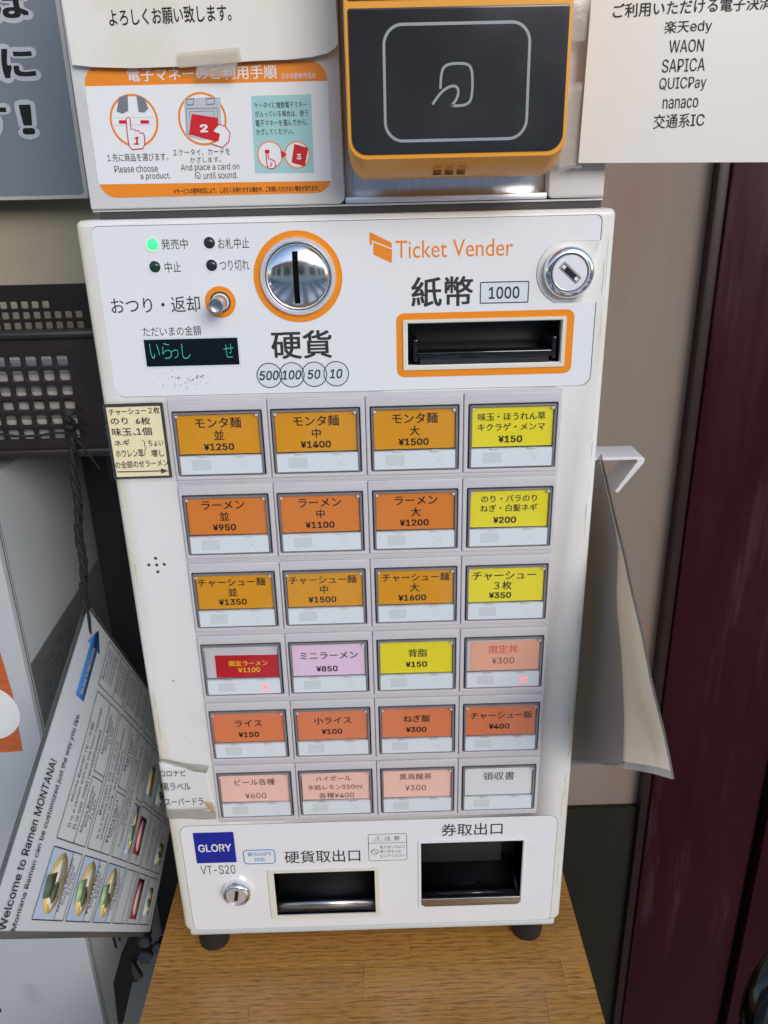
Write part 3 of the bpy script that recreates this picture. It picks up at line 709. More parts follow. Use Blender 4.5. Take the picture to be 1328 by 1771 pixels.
        adopt(texts('lettering', tl, M[ik], None, face(-1.75)))
        # light strip below the card with its faint marks
        sub('status_strip', 'strip', sh([rrect(-HW+1.6, -WH/2+1.2, HW-1.6, cb-.9, .3, 2)], 2.2, .15, -.4), M['strip'])
        sub('status_mark', 'smark', sh([rrect(-HW+9, -WH/2+3.6, -HW+20.6, cb-3.2, .2, 2)], .08, 0, -2.6), M['strip_mark'])
        lit = (r == 3 and c in (0, 3))
        def cross(wd=.32, sz=2.7):
            def f():
                bm = bmesh.new(); x, z = HW-12.6, -WH/2+6.6
                stroke_bm(bm, [(x-sz, z-sz), (x+sz, z+sz)], wd); stroke_bm(bm, [(x-sz, z+sz), (x+sz, z-sz)], wd, z=.02)
                me = bm_mesh(bm); me.transform(face(-2.72)); return me
            return f
        if lit:
            sub('sold_out_cross', 'lit', cross(1.1, 2.5), M['cross_lit'])
            sub('lit_edge', 'glow', sh([rrect(HW-19, -WH/2+.5, HW-4, -WH/2+1.15, .2, 2)], 2.3, 0, -.4), M['cross_glow'])
        else: sub('sold_out_cross', 'unlit', cross(), M['strip_mark'])
        # moulded clear pane with two bottom clips
        sub('clear_pane', 'pane', sh([rrect(-HW+1.6, cb-.9, HW-1.6, ct+.2, .3, 2)], .5, .12, -3.0), M['cover'], rot=(random.uniform(-.035, .035), 0, random.uniform(-.02, .02)))
        for q in (-HW+2.9, HW-2.9): sub('corner_clip', 'cclip', sh([rrect(-.8, -.8, .8, .8, .3, 2)], .4, .1, -3.3), M['frame_grey'], off=(q, 0, ct-.9))
        for q in (-10.5, 12.5): sub('clip', ('clip'), sh([rrect(-2.6, -.5, 2.6, .5, .1, 1)], .5, 0, -3.4), M['clip_grey'] if 'clip_grey' in M else M['frame_grey'], off=(q, 0, cb-.55))
for k in COLX[1:4]:
    pass

rs_ = random.Random(5); sc_ = []
for k in range(26):
    x = rs_.choice((146.6, 146.2, 145.8, 145.2, -145.6, -146.2)) + rs_.uniform(-.4, .4); z = rs_.uniform(20, 500); L_ = rs_.uniform(2, 26)
    sc_.append(([(x, z), (x+rs_.uniform(-.3, .3), z+L_*.5), (x+rs_.uniform(-.3, .3), z+L_)], rs_.uniform(.12, .3), False))
strokes('scratches', sc_, M['scratch'], mc, face(0), .08)['kind'] = 'stuff'
# speaker holes on the casing's left
for q in ((269,965.5), (257.5,977), (271,977), (284,976), (273,989)):
    x, z = fp(*q); shape('speaker_hole', [circ(x, z, 1.05, 20)], .12, M['seam'], mc, face(-.0))

# lower panel
lp = shape('outlet_panel', [rrect(-142.2, 2.2, 142.4, 108.2, (5, 5, 7, 7), 6), rrect(-75, 15.5, 3.0, 60, .4), rrect(39.2, 22, 117.2, 85.4, .4)], .35, M['panel_white'], mc, face(0))
strokes('panel_outline', [(rrect(-142.4, 2.0, 142.6, 108.4, (5, 5, 7, 7), 6), .35, True)], M['grey_print'], mc, face(-.06), .12)
texts('lettering', [tpx('硬貨取出口', 492, 1469.5, 623, 1491, bold=.008), tpx('券取出口', 763, 1423, 869, 1444, bold=.008), tpx('VT-S20', 347, 1496, 407, 1511)], M['ink_grey'], mc, P0, split=True)
g = shape('maker_plate', [rrect(-132.6, 72.2, -102.2, 101.8, .3, 2)], .5, M['logo_blue'], mc, P0)
texts('lettering', [tpx('GLORY', 343, 1458.5, 400.5, 1471.5, bold=.03)], M['white_print'], g, face(cp_y-.5))
y5 = rrect(-96.4, 69.8, -72.6, 83.3, 3); g = shape('coin_notice', [y5], .08, M['white_print'], mc, P0)
strokes('outline', [(y5, .8, True)], M['ink_blue'], g, P0, .2)
texts('lettering', [dict(s='新500円', cx=-84.5, cy=79.3, w=17.5, h=4.0, bold=.01), dict(s='対応', cx=-84.5, cy=73.9, w=8.2, h=3.9, bold=.01)], M['ink_blue'], g, P0, .2)
cz0 = rrect(-.8, 69.2, 28.4, 95.3, 1.6); g = shape('caution_label', [cz0], .06, M['panel_white'], mc, P0)
strokes('outline', [(cz0, .4, True), ([(-.8, 86.6), (28.4, 86.6)], .35, False), ([(3.2, 88.6), (9.8, 88.6), (6.5, 93.6)], .4, True), ([(6.5, 89.4), (6.5, 92)], .5, False),
    (circ(3.9, 78.2, 2.6, 24), .45, True), ([(2.1, 80.0), (5.7, 76.4)], .45, False)], M['ink_grey'], g, P0, .15)
texts('lettering', [dict(s='注 意', cx=17.2, cy=91, w=12, h=4.3), dict(s='取り出し口より', cx=17.3, cy=82.6, w=19, h=3.0), dict(s='奥に手を入れ', cx=16.2, cy=78.2, w=16.8, h=3.0), dict(s='ないでください', cx=17.3, cy=73.8, w=19, h=3.0)], M['ink_grey'], g, P0, .15)
# coin tray
ct_ = shape('coin_tray_frame', [rrect(-79.6, 12.2, 6.9, 62.6, .8), rrect(-74.8, 15.6, 3.0, 60.2, .4)[::-1]], 1.2, M['cream_plastic'], mc, face(cp_y), bevel=.3)
recess('chute', -77, 4.8, 14, 60.8, 33.5, M['dark_inside'], ct_, .5)
def scoop(name, x0, x1, prof, mt, par):
    bm = bmesh.new(); a = [bm.verts.new((x0*MM, y*MM, z*MM)) for y, z in prof]; b = [bm.verts.new((x1*MM, y*MM, z*MM)) for y, z in prof]
    for i in range(len(prof)-1): bm.faces.new((a[i], b[i], b[i+1], a[i+1]))
    bmesh.ops.recalc_face_normals(bm, faces=bm.faces)
    o = link(name, bm_mesh(bm), mt, par, auto=60); md = o.modifiers.new('t', 'SOLIDIFY'); md.thickness = .0008; return o
scoop('scoop', -76, 4, [(3, 17.2)] + [(18-14*math.cos(math.radians(a)), 24-9*math.sin(math.radians(a))) for a in range(20, 91, 10)] + [(33, 40)], M['dark_inside'], ct_)
scoop('steel_lip', -75.4, 3.3, [(1.0, 17.0), (.6, 23.0), (1.4, 25.6), (4, 26.2), (6, 24)], M['steel'], ct_)
# ticket tray
tt = shape('ticket_tray_frame', [rrect(37.0, 19.6, 119.4, 87.4, .6), rrect(39.0, 21.8, 117.6, 85.6, .4)[::-1]], .9, M['panel_white'], mc, face(cp_y), bevel=.25)
recess('chute', 38.6, 117.9, 21.5, 86, 33.5, M['dark_inside'], tt, .5)
box('chute_flap', (41, 104.5, 20, 21.5, 45, 86), M['dark_inside'], tt, bevel=.3)
scoop('scoop', 40, 116, [(2, 27)] + [(18-15*math.cos(math.radians(a)), 34-11*math.sin(math.radians(a))) for a in range(10, 91, 10)] + [(33, 40)], M['black_gloss'], tt)
bm = bmesh.new()
me = curve_mesh([rrect(39.8, 21.2, 116.8, 29.2, (3, 3, .4, .4), 5)], 1.2, .3); me.transform(Matrix.Translation((0, 0, .6))); me.transform(face(-.6)); bm.free()
link('steel_lip', me, M['steel'], tt, auto=40)
tag(bpy.data.objects['steel_lip'])

# ------------------------------------------------------------------ hand-written topping sign, taped left of the buttons
hs = empty('topping_sign', (-.1315, -.001, .385)); tag(hs, 'small yellow handwritten topping sign with arrow in a clear sleeve left of the first button', 'sign')
A = face(-1.0, .3, -131.5, 409)
shape('backing', [rrect(-149.6, 385.6, -113.8, 433.2, .4, 2)], .3, M['seam'], hs, A)
shape('card', [rrect(-147.8, 387.1, -115.6, 431.2, .3, 2)], .1, M['memo_yellow'], hs, face(-1.35, .3, -131.5, 409))
T = lambda s, zx, zy, w, h, **k: tpx(s, zx-w/2, zy-h/2, zx+w/2, zy+h/2, -1.5, bold=.018, **k)
texts('handwriting', [T('チャーシュー２枚', 232, 711, 88, 12, rot=1), T('のり  6枚', 225.5, 728, 69, 13, rot=-1), T('味玉、1個', 228, 746.5, 69, 14), T('ネギ', 211, 766, 28, 11, rot=3), T('ホウレン草', 224, 784, 48, 14),
    T('ちょい', 269, 766, 26, 11), T('増し', 272.5, 783.5, 23, 13, rot=-2), T('の全部のせラーメン', 245, 802, 92, 12.5, rot=1.5)], M['memo_ink'], hs, face(-1.5))
c = lambda *q: [fp(a, b_, -1.5) for a, b_ in q]
strokes('arrow', [(c((203,816), (240,815.5), (284,814)), .7, False), (c((279,811), (283,812.5), (290,814), (283,816), (279,817.5), (280,814)), .9, True), (c((245.5,761), (250,764), (250,771), (253,774.5), (250.5,778), (250.5,786), (246,789)), .4, False)], M['memo_ink'], hs, face(-1.5), .16)
shape('clear_sleeve', [rrect(-152, 383.6, -112.4, 434.6, 1.6)], .3, M['sleeve_clear'], hs, face(-1.9), bevel=.1)

# ------------------------------------------------------------------ curling beer sticker wrapped on the casing's left edge
bs_ = empty('beer_label', (-.13, -.001, .115)); tag(bs_, 'worn paper label held with peeling tape wrapped round the left edge beside the beer button', 'label')
def patch(name, corners, mt, par, Y=-1, nx=14, nz=8, amp=.4, th=.12, wrap=True, seed=0, edge=0.):
    """wavy sheet on the face: corners tl,tr,br,bl in face mm; its left end follows the rounded casing edge"""
    rnd = random.Random(seed); ph = [rnd.uniform(0, 6) for _ in range(4)]
    bm = bmesh.new(); g = []
    for j in range(nz+1):
        row = []
        for i in range(nx+1):
            u, v = i/nx, j/nz
            x = (corners[0][0]*(1-u)+corners[1][0]*u)*(1-v) + (corners[3][0]*(1-u)+corners[2][0]*u)*v
            z = (corners[0][1]*(1-u)+corners[1][1]*u)*(1-v) + (corners[3][1]*(1-u)+corners[2][1]*u)*v
            if edge: z += edge*math.sin(9*u+ph[3])*(1 if v in (0, 1) else 0)*.5
            y = Y - amp*(.5+.5*math.sin(5*u+ph[0])*math.cos(4*v+ph[1]))
            if wrap and x < -147.2:
                d = -147.2 - x; a = min(d/3.6, 1.2); y += 3.4*(1-math.cos(a)); x = -147.2 - 3.4*math.sin(a)
            row.append(bm.verts.new((x*MM, y*MM, z*MM)))
        g.append(row)
    for j in range(nz):
        for i in range(nx): bm.faces.new((g[j][i], g[j+1][i], g[j+1][i+1], g[j][i+1]))
    bmesh.ops.recalc_face_normals(bm, faces=bm.faces)
    o = link(name, bm_mesh(bm), mt, par, smooth=True); md = o.modifiers.new('t', 'SOLIDIFY'); md.thickness = th*MM; md.offset = 0
    return o
patch('label_paper', [(-152, 168), (-116, 163), (-112.8, 124), (-152, 121)], M['sticker_white'], bs_, -.5, seed=3, amp=.3)
patch('tape', [(-153, 173), (-114, 163.5), (-117, 157.5), (-138, 165.5)], M['tape_grey'], bs_, -1.0, seed=5, amp=1.2, edge=1.)
patch('tape', [(-153, 126), (-113, 122), (-113.5, 115.2), (-153, 117)], M['tape_grey'], bs_, -.9, seed=8, amp=.3, edge=.6)
patch('torn_corner', [(-121, 132), (-114.4, 130.5), (-114.2, 121.5), (-117, 124)], M['torn_brown'], bs_, -1.3, 4, 4, seed=1, wrap=False)
texts('lettering', [tpx('コロナビ', 277, 1330, 322, 1341), tpx('黒ラベル', 281, 1352, 330, 1366), tpx('スーパードラ', 286, 1378, 352, 1391)], M['ink_grey'], bs_, face(-1.1))

# ------------------------------------------------------------------ cashless payment unit standing on the machine
pu = empty('payment_unit', (0, .1, .537)); tag(pu, 'white cashless payment box standing on top of the ticket machine', 'payment box')
box('cabinet', (-140, 141, 24, 220, 541.5, 760), M['upper_white'], pu, bevel=2)
box('shade_gap', (-138, 143, 8, 190, 536.6, 541.3), M['seam'], pu)  # dark block that paints in the shade between unit and machine
PY = 5.
x0 = fp(155, 362, PY)[0]
shape('left_plate', [rrect(-141.5, 541.6, -.6, 760, (1, 4, 1, 1), 5)], 18, M['upper_white'], pu, face(PY+18), bevel=1.0, auto=50)
shape('right_column', [rrect(112.2, 541.9, 143.4, 760, (3, 1, 1, 1), 5)], 18, M['upper_white'], pu, face(PY+18), bevel=1.2, auto=50)
box('steel_recess', (-.4, 112, 16, 22, 542.5, 760), M['steel_mirror'] if 'steel_mirror' in M else M['steel'], pu, bevel=.4)
box('steel_sill', (-.4, 112, 6.5, 16, 541.8, 545), M['brushed'], pu, bevel=.5)
box('bottom_rail', (-141, 143.5, 7, 12, 540.4, 541.4), M['upper_white'], pu)

# instruction sticker
st = empty('instruction_sticker', (-.07, .004, .547)); tag(st, 'orange bordered electronic money instruction sticker on the left of the payment box', 'sticker')
SY = PY
rs = rrect(*[v for v in (-134.8, 547.6, -7.6, 612)], 9, 8)
shape('orange_field', [rs], .15, M['orange_print'], st, face(SY))
shape('white_field', [[(-135.0, 554.6), (-7.4, 553.6), (-7.4, 602.4), (-135.0, 602.4)]], .12, M['white_print'], st, face(SY-.15))
SP = face(SY-.27)
tS = lambda s, x0, y0, x1, y1, **k: tpx(s, x0, y0, x1, y1, SY, **k)
texts('lettering', [tS('電子マネーのご利用手順', 220, 115, 479, 139, bold=.015), tS('日本自動販売協会', 487, 126, 546, 136)], M['white_print'], st, SP)
texts('lettering', [tS('1.先に商品を選びます。', 186, 265, 291, 279), tS('Please choose', 198, 286, 273, 298), tS('a product.', 243, 299, 295, 312), tS('2.ケータイ、カードを', 300, 257, 398, 268.5), tS('かざします。', 329, 271, 382, 281),
    tS('And place a card on', 313, 283, 414, 297), tS('until sound.', 352, 297, 411, 309), tS('ケータイに複数電子マネー', 440, 176, 530, 187, bold=.005), tS('が入っている場合は、使う', 441, 191, 532, 202, bold=.005), tS('電子マネーを選んでから、', 442, 207, 532, 218, bold=.005), tS('かざしてください。', 443, 222, 507, 233, bold=.005),
    tS('＊サービスの提供状況により、しばらくお待たせする場合や、ご利用いただけない場合があります。', 300, 323, 552, 333, bold=.01)], M['ink'], st, face(SY-.3), split=True)
def sx(u, v): return fp(u, v, SY)
def ell(u, v, r, k=1.): 
    a, b_ = sx(u, v); x2, _ = sx(u+r, v); return circ(a, b_, x2-a, 40)
def icon(name, u, v, r):
    g = shape(name, [ell(u, v, r)], .05, M['orange_print'], st, SP)
    shape('disc', [ell(u, v, r*.91)], .05, M['white_print'], g, face(SY-.33)); return g
def hand(par, u, v, k, digit, fill='white_print'):
    """pointing hand, outline red: u,v = finger tip"""
    P = [(-4,0), (0,-4), (4,0), (6,22), (12,20), (15,25), (21,23), (24,29), (30,28), (33,34), (34,50), (30,60), (8,62), (2,54), (0,44), (-2,30)]
    pts = [sx(u+a*k, v+b_*k) for a, b_ in P]
    shape('hand', [pts], .05, M[fill], par, face(SY-.45)); strokes('hand_outline', [(pts, .55, True)], M['ink_red'], par, face(SY-.5), .05)
    texts('digit', [tpx(digit, u+10*k, v+36*k, u+22*k, v+52*k, SY, bold=.04, shear=.25)], M['ink_red'], par, face(SY-.52))
ic = icon('choose_icon', 232, 209, 42)
shape('panel_mark', [[sx(*q) for q in ((206,168), (221,164), (222,192), (212,197), (202,193))], [sx(*q) for q in ((236,165), (250,170), (257,188), (250,195), (240,194))]], .05, M['grey_print'], ic, face(SY-.39))
shape('bar', [[sx(*q) for q in ((206,208), (219,208), (219,214), (206,214))], [sx(*q) for q in ((243,208), (258,208), (258,214), (243,214))]], .05, M['ink_red'], ic, face(SY-.39))
strokes('rule', [([sx(197,204), sx(266,203)], .25, False), ([sx(197,217), sx(266,216)], .25, False)], M['light_grey_print'], ic, face(SY-.38), .03)
hand(ic, 222, 206, .85, '1')
ic = icon('place_icon', 350, 206, 42)
shape('reader_mark', [[sx(*q) for q in ((318,170), (381,168), (384,235), (350,243), (322,236))]], .05, M['light_grey_print'], ic, face(SY-.38))
strokes('rings', [([sx(322,188), sx(376,187), sx(378,232), sx(324,233)], .5, True), ([sx(328,193), sx(370,192), sx(372,228), sx(330,228)], .4, True), ([sx(322,172), sx(336,171), sx(334,181), sx(324,182)], .7, True), ([sx(356,171), sx(372,170), sx(371,180), sx(358,181)], .7, True)], M['grey_print'], ic, face(SY-.43), .03)
shape('red_card', [[sx(*q) for q in ((332,197), (377,204), (380,247), (327,232))]], .05, M['ink_red'], ic, face(SY-.5))
texts('digit', [tS('2', 346, 215, 360, 229, bold=.06)], M['white_print'], ic, face(SY-.56))
pts = [sx(*q) for q in ((379,215), (390,219), (398,230), (396,245), (385,255), (366,249), (378,243), (380,232), (369,228), (372,222))]
shape('hand', [pts], .05, M['white_print'], ic, face(SY-.6)); strokes('hand_outline', [(pts, .5, True)], M['ink_red'], ic, face(SY-.66), .05)
g = shape('tip_box', [[sx(*q) for q in ((434,166), (538,163), (543,299), (441,300))]], .05, M['teal_print'], st, SP)
for u, v, d in ((467, 268, '2'), (514, 268, '3')):
    ic = shape('icon', [ell(u, v, 22)], .03, M['orange_print'], g, face(SY-.34)); shape('disc', [ell(u, v, 20)], .03, M['white_print'], ic, face(SY-.38))
    if d == '2': hand(ic, 462, 266, .42, '2'); shape('key', [[sx(*q) for q in ((458,259), (466,259), (466,265), (458,265))]], .03, M['ink_red'], ic, face(SY-.4))
    else: shape('red_card', [[sx(*q) for q in ((509,249), (533,256), (527,288), (504,281))]], .04, M['ink_red'], ic, face(SY-.43)); texts('digit', [tS('3', 513, 266, 521, 276, bold=.05)], M['white_print'], ic, face(SY-.49))
shape('arrow', [[sx(*q) for q in ((485,259), (496,267), (487,275))]], .04, M['ink_red'], g, face(SY-.4))
def contactless(M_, cx, cz, k, w, mt, par, name='contactless_mark'):
    # rounded square open at lower left, and a wave that sweeps into it
    a = [(-8.5, -2), (-8.3, 4), (-7.2, 8.6), (-4, 10.3), (2, 10.6), (7, 10), (9, 7.5), (9.6, 2), (9.4, -5), (8.4, -9), (5, -10.6), (0, -10.8), (-2.5, -10.4)]
    b_ = [(-13, -9.8), (-9, -4.5), (-4.5, -1.2), (-.6, -.4), (1.6, -2), (1.6, -5), (0, -8.5), (-2.4, -10.6)]
    def sm(p):
        for _ in range(2):
            q = [p[0]]
            for u, v in zip(p, p[1:]): q += [(.75*u[0]+.25*v[0], .75*u[1]+.25*v[1]), (.25*u[0]+.75*v[0], .25*u[1]+.75*v[1])]
            p = q + [p[-1]]
        return p
    return strokes(name, [([(cx+x*k, cz+z*k) for x, z in sm(a)], w, False), ([(cx+x*k, cz+z*k) for x, z in sm(b_)], w, False)], mt, par, M_)
x, z = sx(342, 303.5); contactless(face(SY-.3), x, z, .14, .32, M['ink'], st)

# white notice above the sticker
PN = 1.5
nt_ = empty('notice_sheet', (-.07, .001, .61)); tag(nt_, 'curling cream paper notice taped over the top of the instruction sticker', 'notice')
def ny(x, t_): return PN - 2.2*max(0, (x+30)/30)*(1-t_)**3 - .5*math.sin((x+130)/40)**2*(1-t_)
bm = bmesh.new(); rows = []
lo = [(125,112), (160,116), (230,118), (320,115), (400,108), (450,105), (500,103), (540,99), (566,93), (580,84), (585,76)]
for j in range(8):
    row = []
    for u, v in lo:
        x, z = fp(u, v, PN); zt = 760.; t_ = j/7; zz = z*(1-t_)+zt*t_
        y = ny(x, t_)
        row.append(bm.verts.new(((x - (zz-z)*(.02))*MM, y*MM, zz*MM)))
    rows.append(row)
for j in range(7):
    for i in range(len(lo)-1): bm.faces.new((rows[j][i], rows[j][i+1], rows[j+1][i+1], rows[j+1][i]))
o = link('sheet', bm_mesh(bm), M['paper'], nt_, smooth=True)
me = text_local(**tpx('よろしくお願い致します。', 187, 11, 400, 41, 1, bold=.012, rot=1.2)); me.transform(face(0))
for v in me.vertices: v.co.y = v.co.y*.3 + (ny(v.co.x/MM, .15) - .25)*MM
link('lettering', me, M['ink'], nt_)
shape('tape', [[fp(u, v, -1) for u, v in ((306,92), (414,82), (418,108), (360,113), (310,118))]], .1, M['tape_yellow'], nt_, face(-1.6))
patch('tape', [fp(340, 112, -1), fp(412, 106, -1), fp(406, 134, -1), fp(338, 132, -1)], M['tape'], nt_, -1.2, 8, 4, seed=11, amp=.6, wrap=False)

# card reader
rd = empty('card_reader', (.056, 0, .556)); tag(rd, 'orange framed black contactless card reader on the payment box', 'card reader')
RY = -45.
def reader_body():
    bm = bmesh.new(); secs = []
    # outline sections from back to front; bottom and sides chamfer towards the glass
    for y, x0, x1, z0, r in ((14, 6.5, 106, 555.5, 5), (-24, 5.0, 107.5, 553.6, 7), (-32, 4.0, 108.5, 555.2, 8), (-40, 3.2, 109.4, 559.6, 9), (-43.4, 3.2, 109.6, 562.0, 9), (-45, 3.8, 109.1, 562.8, 8.6)):
        secs.append([bm.verts.new((p[0]*MM, y*MM, p[1]*MM)) for p in rrect(x0, z0, x1, 762, (r, r, 2, 2), 7)])
    for a, b_ in zip(secs, secs[1:]):
        n = len(a)
        for k in range(n): bm.faces.new((a[k], a[(k+1) % n], b_[(k+1) % n], b_[k]))
    bm.faces.new(secs[0]); bm.faces.new(secs[-1][::-1]); bmesh.ops.recalc_face_normals(bm, faces=bm.faces)
    return link('body', bm_mesh(bm), M['reader_orange'], rd, auto=28)
rb = reader_body()
gx0, gx1, gz0 = 5.2, 107.6, 564.8
gl = shape('glass_plate', [rrect(gx0, gz0, gx1, 626.4, (7.5, 7.5, 1, 1), 8)], 1.0, M['glass_black'], rd, face(RY+.2), bevel=.3, auto=40)
shape('glass_plate', [rrect(gx0, 629.6, gx1, 700, (1, 1, 3, 3), 4)], 1.0, M['glass_black'], rd, face(RY+.2), bevel=.3, auto=40)
strokes('touch_outline', [(rrect(21.6, 570.6, 89.6, 619.6, 8.5, 10), 1.3, True)], M['reader_line'], gl, face(RY-.8), .1)
contactless(face(RY-.8), 55.2, 594.4, .84, 1.15, M['reader_line'], gl)
for i in range(3):
    for j in range(3):
        x = 47.5+i*6; z = 0; 
        box('vent', (x-2.2, x+2.2, -38.2+j*2.6-.35, -38.2+j*2.6+.35, 557.4-j*1.2, 557.8-j*1.2+.3), M['vent_dark'], rb)

# taped price sheet on the right
rp = empty('payment_list', (.17, -.005, .557)); tag(rp, 'white sheet listing accepted payments taped to the right of the card reader', 'notice')
RPY = -6.
def rp_pt(u, v): return fp(u, v, RPY)
def ry(x): return RPY - 1.4*math.sin((x-123)/30) 
bm = bmesh.new(); g = []
for j in range(9):
    row = []
    for i in range(15):
        a, b_ = i/14, j/8
        u0 = 1000 + 24*b_; u1 = 1420
        u = u0*(1-a)+u1*a; v = 282 - 2*a - 300*b_
        x, z = rp_pt(u, v); y = ry(x)
        row.append(bm.verts.new((x*MM, y*MM, z*MM)))
    g.append(row)
for j in range(8):
    for i in range(14): bm.faces.new((g[j][i], g[j][i+1], g[j+1][i+1], g[j+1][i]))
o = link('sheet', bm_mesh(bm), M['paper_right'], rp, smooth=True)
tr = lambda s, x0, y0, x1, y1, **k: tpx(s, x0, y0, x1, y1, RPY-2, **k)
for me in [text_local(**t) for t in [tr('ご利用いただける電子決済', 1062, -2, 1338, 23, bold=.012, rot=1.8), tr('楽天edy', 1150, 34, 1232, 59, rot=1.5, bold=.004), tr('WAON', 1158, 68, 1218, 90, rot=1), tr('SAPICA', 1146, 101, 1220, 124, rot=1.2), tr('QUICPay', 1141, 133, 1222, 158, rot=1),
    tr('nanaco', 1147, 170, 1208, 187, rot=1.2), tr('交通系IC', 1131, 196, 1219, 221, rot=1.2, bold=.004)]]:
    me.transform(face(0))
    for v in me.vertices: v.co.y = v.co.y*.3 + (ry(v.co.x/MM) - .3)*MM
    link('lettering', me, M['ink'], rp)
for k, q in enumerate(([(976,-10), (1021,-10), (1018,72), (972,76)], [(978,146), (1010,144), (1003,290), (962,296)])):
    patch('tape', [fp(u, v, 0) for u, v in q], M['tape'], rp, 2.5-6*1, 8, 12, seed=20+k, amp=.8, wrap=False, edge=.8)
patch('tape', [fp(u, v, 0) for u, v in ((960,246), (1000,238), (996,286), (958,290))], M['tape_yellow'], rp, 1.2, 6, 6, seed=31, amp=1.0, wrap=False, edge=1)

# ------------------------------------------------------------------ poster behind at the left
PB = 225.
po = empty('grey_poster', (-.25, .22, .55)); tag(po, 'laminated grey poster with large outlined black letters at top left', 'poster')
shape('board', [rrect(-620, fp(80, 345, PB)[1], fp(153, 340, PB)[0], 1000, 2)], 3, M['poster_border'], po, face(PB+3), bevel=.4)
shape('print', [rrect(-620, fp(80, 338, PB)[1], fp(146, 340, PB)[0], 1000, 3)], .2, M['poster_grey'], po, face(PB))
def big(s, x0, y0, x1, y1, **k):
    t1 = tpx(s, x0, y0, x1, y1, PB, rot=0, **k)
    w_ = dict(t1); w_['bold'] = .13; w_['w'] += 7; w_['h'] += 7
    texts('letter_outline', [w_], M['light_grey_print'], po, face(PB-.3)); t1['bold'] = .045
    texts('letter', [t1], M['ink'], po, face(PB-.5))
big('は', -16, -16, 48, 32); big('に', 3, 84, 60, 135); big('す', -40, 178, 14, 236); big('！', 36, 181, 58, 233); big('様', -60, 84, -8, 138)

# ------------------------------------------------------------------ brown basket
bk = empty('brown_basket', (-.28, .12, .384)); tag(bk, 'brown plastic basket with square holes full of paper sleeves left of the machine', 'basket')
def grid_holes(x_right, z_top, px_, pz_, nx, nz, w, h, r, skip=()):
    return [rrect(x_right-i*px_-w/2, z_top-j*pz_-h/2, x_right-i*px_+w/2, z_top-j*pz_+h/2, r, 3)[::-1] for i in range(nx) for j in range(nz) if (i, j) not in skip]
FY = 48.
hx = [fp(107.7, 623, FY), fp(80.7, 623, FY), fp(107, 749, FY), fp(126.5, 725, FY)]
px_ = 10.1; pz_ = (hx[0][1]-hx[2][1]+0)/5.0
zt = hx[0][1]; zb = fp(60, 783, FY)[1]; zr = fp(60, 571, FY)[1]
shape('front_wall', [rrect(-430, zb, -160, zr-4, (3, 7, 1, 1))] + grid_holes(hx[0][0], zt, px_, pz_, 22, 6, 7.2, 6.8, 1.7), 2.2, M['basket'], bk, face(FY+1), bevel=.5, auto=40)
box('front_rim', (-432, -158, FY-6, FY+3, zr-5, zr), M['basket'], bk, bevel=2)
box('bottom_rim', (-432, -158, FY-3.5, FY+2, zb-3, zb+3), M['basket'], bk, bevel=1.5)
BY = 190.
shape('back_wall', [rrect(-480, fp(60, 640, BY)[1], -180, fp(60, 492, BY)[1], 3)] + grid_holes(fp(137, 546, BY)[0], fp(60, 527, BY)[1], 8.4, 8.2, 26, 5, 5.6, 5.4, 1, skip=[(i, 0) for i in range(3)]), 2, M['basket'], bk, face(BY+1), bevel=.4)
box('right_wall', (-160, -157.5, FY+3, BY, zb, zr-3), M['basket'], bk, bevel=.5)
box('floor', (-430, -162, FY+3, BY, zb-1, zb+1.5), M['basket'], bk)
# paper sleeves lying in it
for i in range(7):
    for j in range(8):
        x0 = -428; x1 = -168 - random.uniform(0, 4); z0 = zb+3+j*6.2; y0 = FY+6+i*9
        if z0+5.6 > zt+2.2: continue
        o = box('paper_sleeve', (x0, x1, y0+random.uniform(-.8, .8), y0+8.4, z0, z0+5.6), M['sleeve'], None, bevel=1.2, seg=1, M=None)
        o.rotation_euler = (random.uniform(-.12, .12), random.uniform(-.006, .006), 0)
        tag(o, 'narrow white paper chopstick sleeve packed in the brown basket', 'sleeve', 'paper sleeves packed in the brown basket')

# cord across the basket and down to the menu
Ax = Vector((-.2, .0454, .2706))
s0 = Vector((-.1868, .041, .412))
cord = empty('black_cord', tuple(s0)); tag(cord, 'frayed black cord tied to the basket, holding up the laminated menu', 'cord')
for k in range(3):
    pts = []
    for i in range(60):
        t_ = i/59; p = s0.lerp(Ax + Vector((0, -.001, .0)), t_); a = t_*26 + k*2.1
        pts.append(p + Vector((.0014*math.cos(a), .0014*math.sin(a), 0)) + Vector((.0008*math.sin(t_*19), 0, 0)))
    tube('strand', pts, .0018, M['cord'], cord, 6)
tube('knot', [s0+Vector((.001*math.cos(i*1.3), -.002+.002*math.sin(i*1.3), .006-i*.0011)) for i in range(14)], .0022, M['cord'], cord, 7)
tube('tail', [s0+Vector((0, 0, -.01)), s0+Vector((.008, 0, -.022)), s0+Vector((.014, 0, -.034))], .0006, M['cord'], cord, 5)
tube('basket_loop', [Vector((-.43+i*.0122, .040, .4035+.0012*math.sin(i*1.7))) for i in range(21)], .0009, M['cord'], cord, 6)
tube('menu_loop', [Ax+Vector((0, -.0012, .004)), Ax+Vector((.0015, -.003, -.006)), Ax+Vector((.001, -.004, -.014)), Ax+Vector((0, -.003, -.020))], .0014, M['cord'], cord, 6)

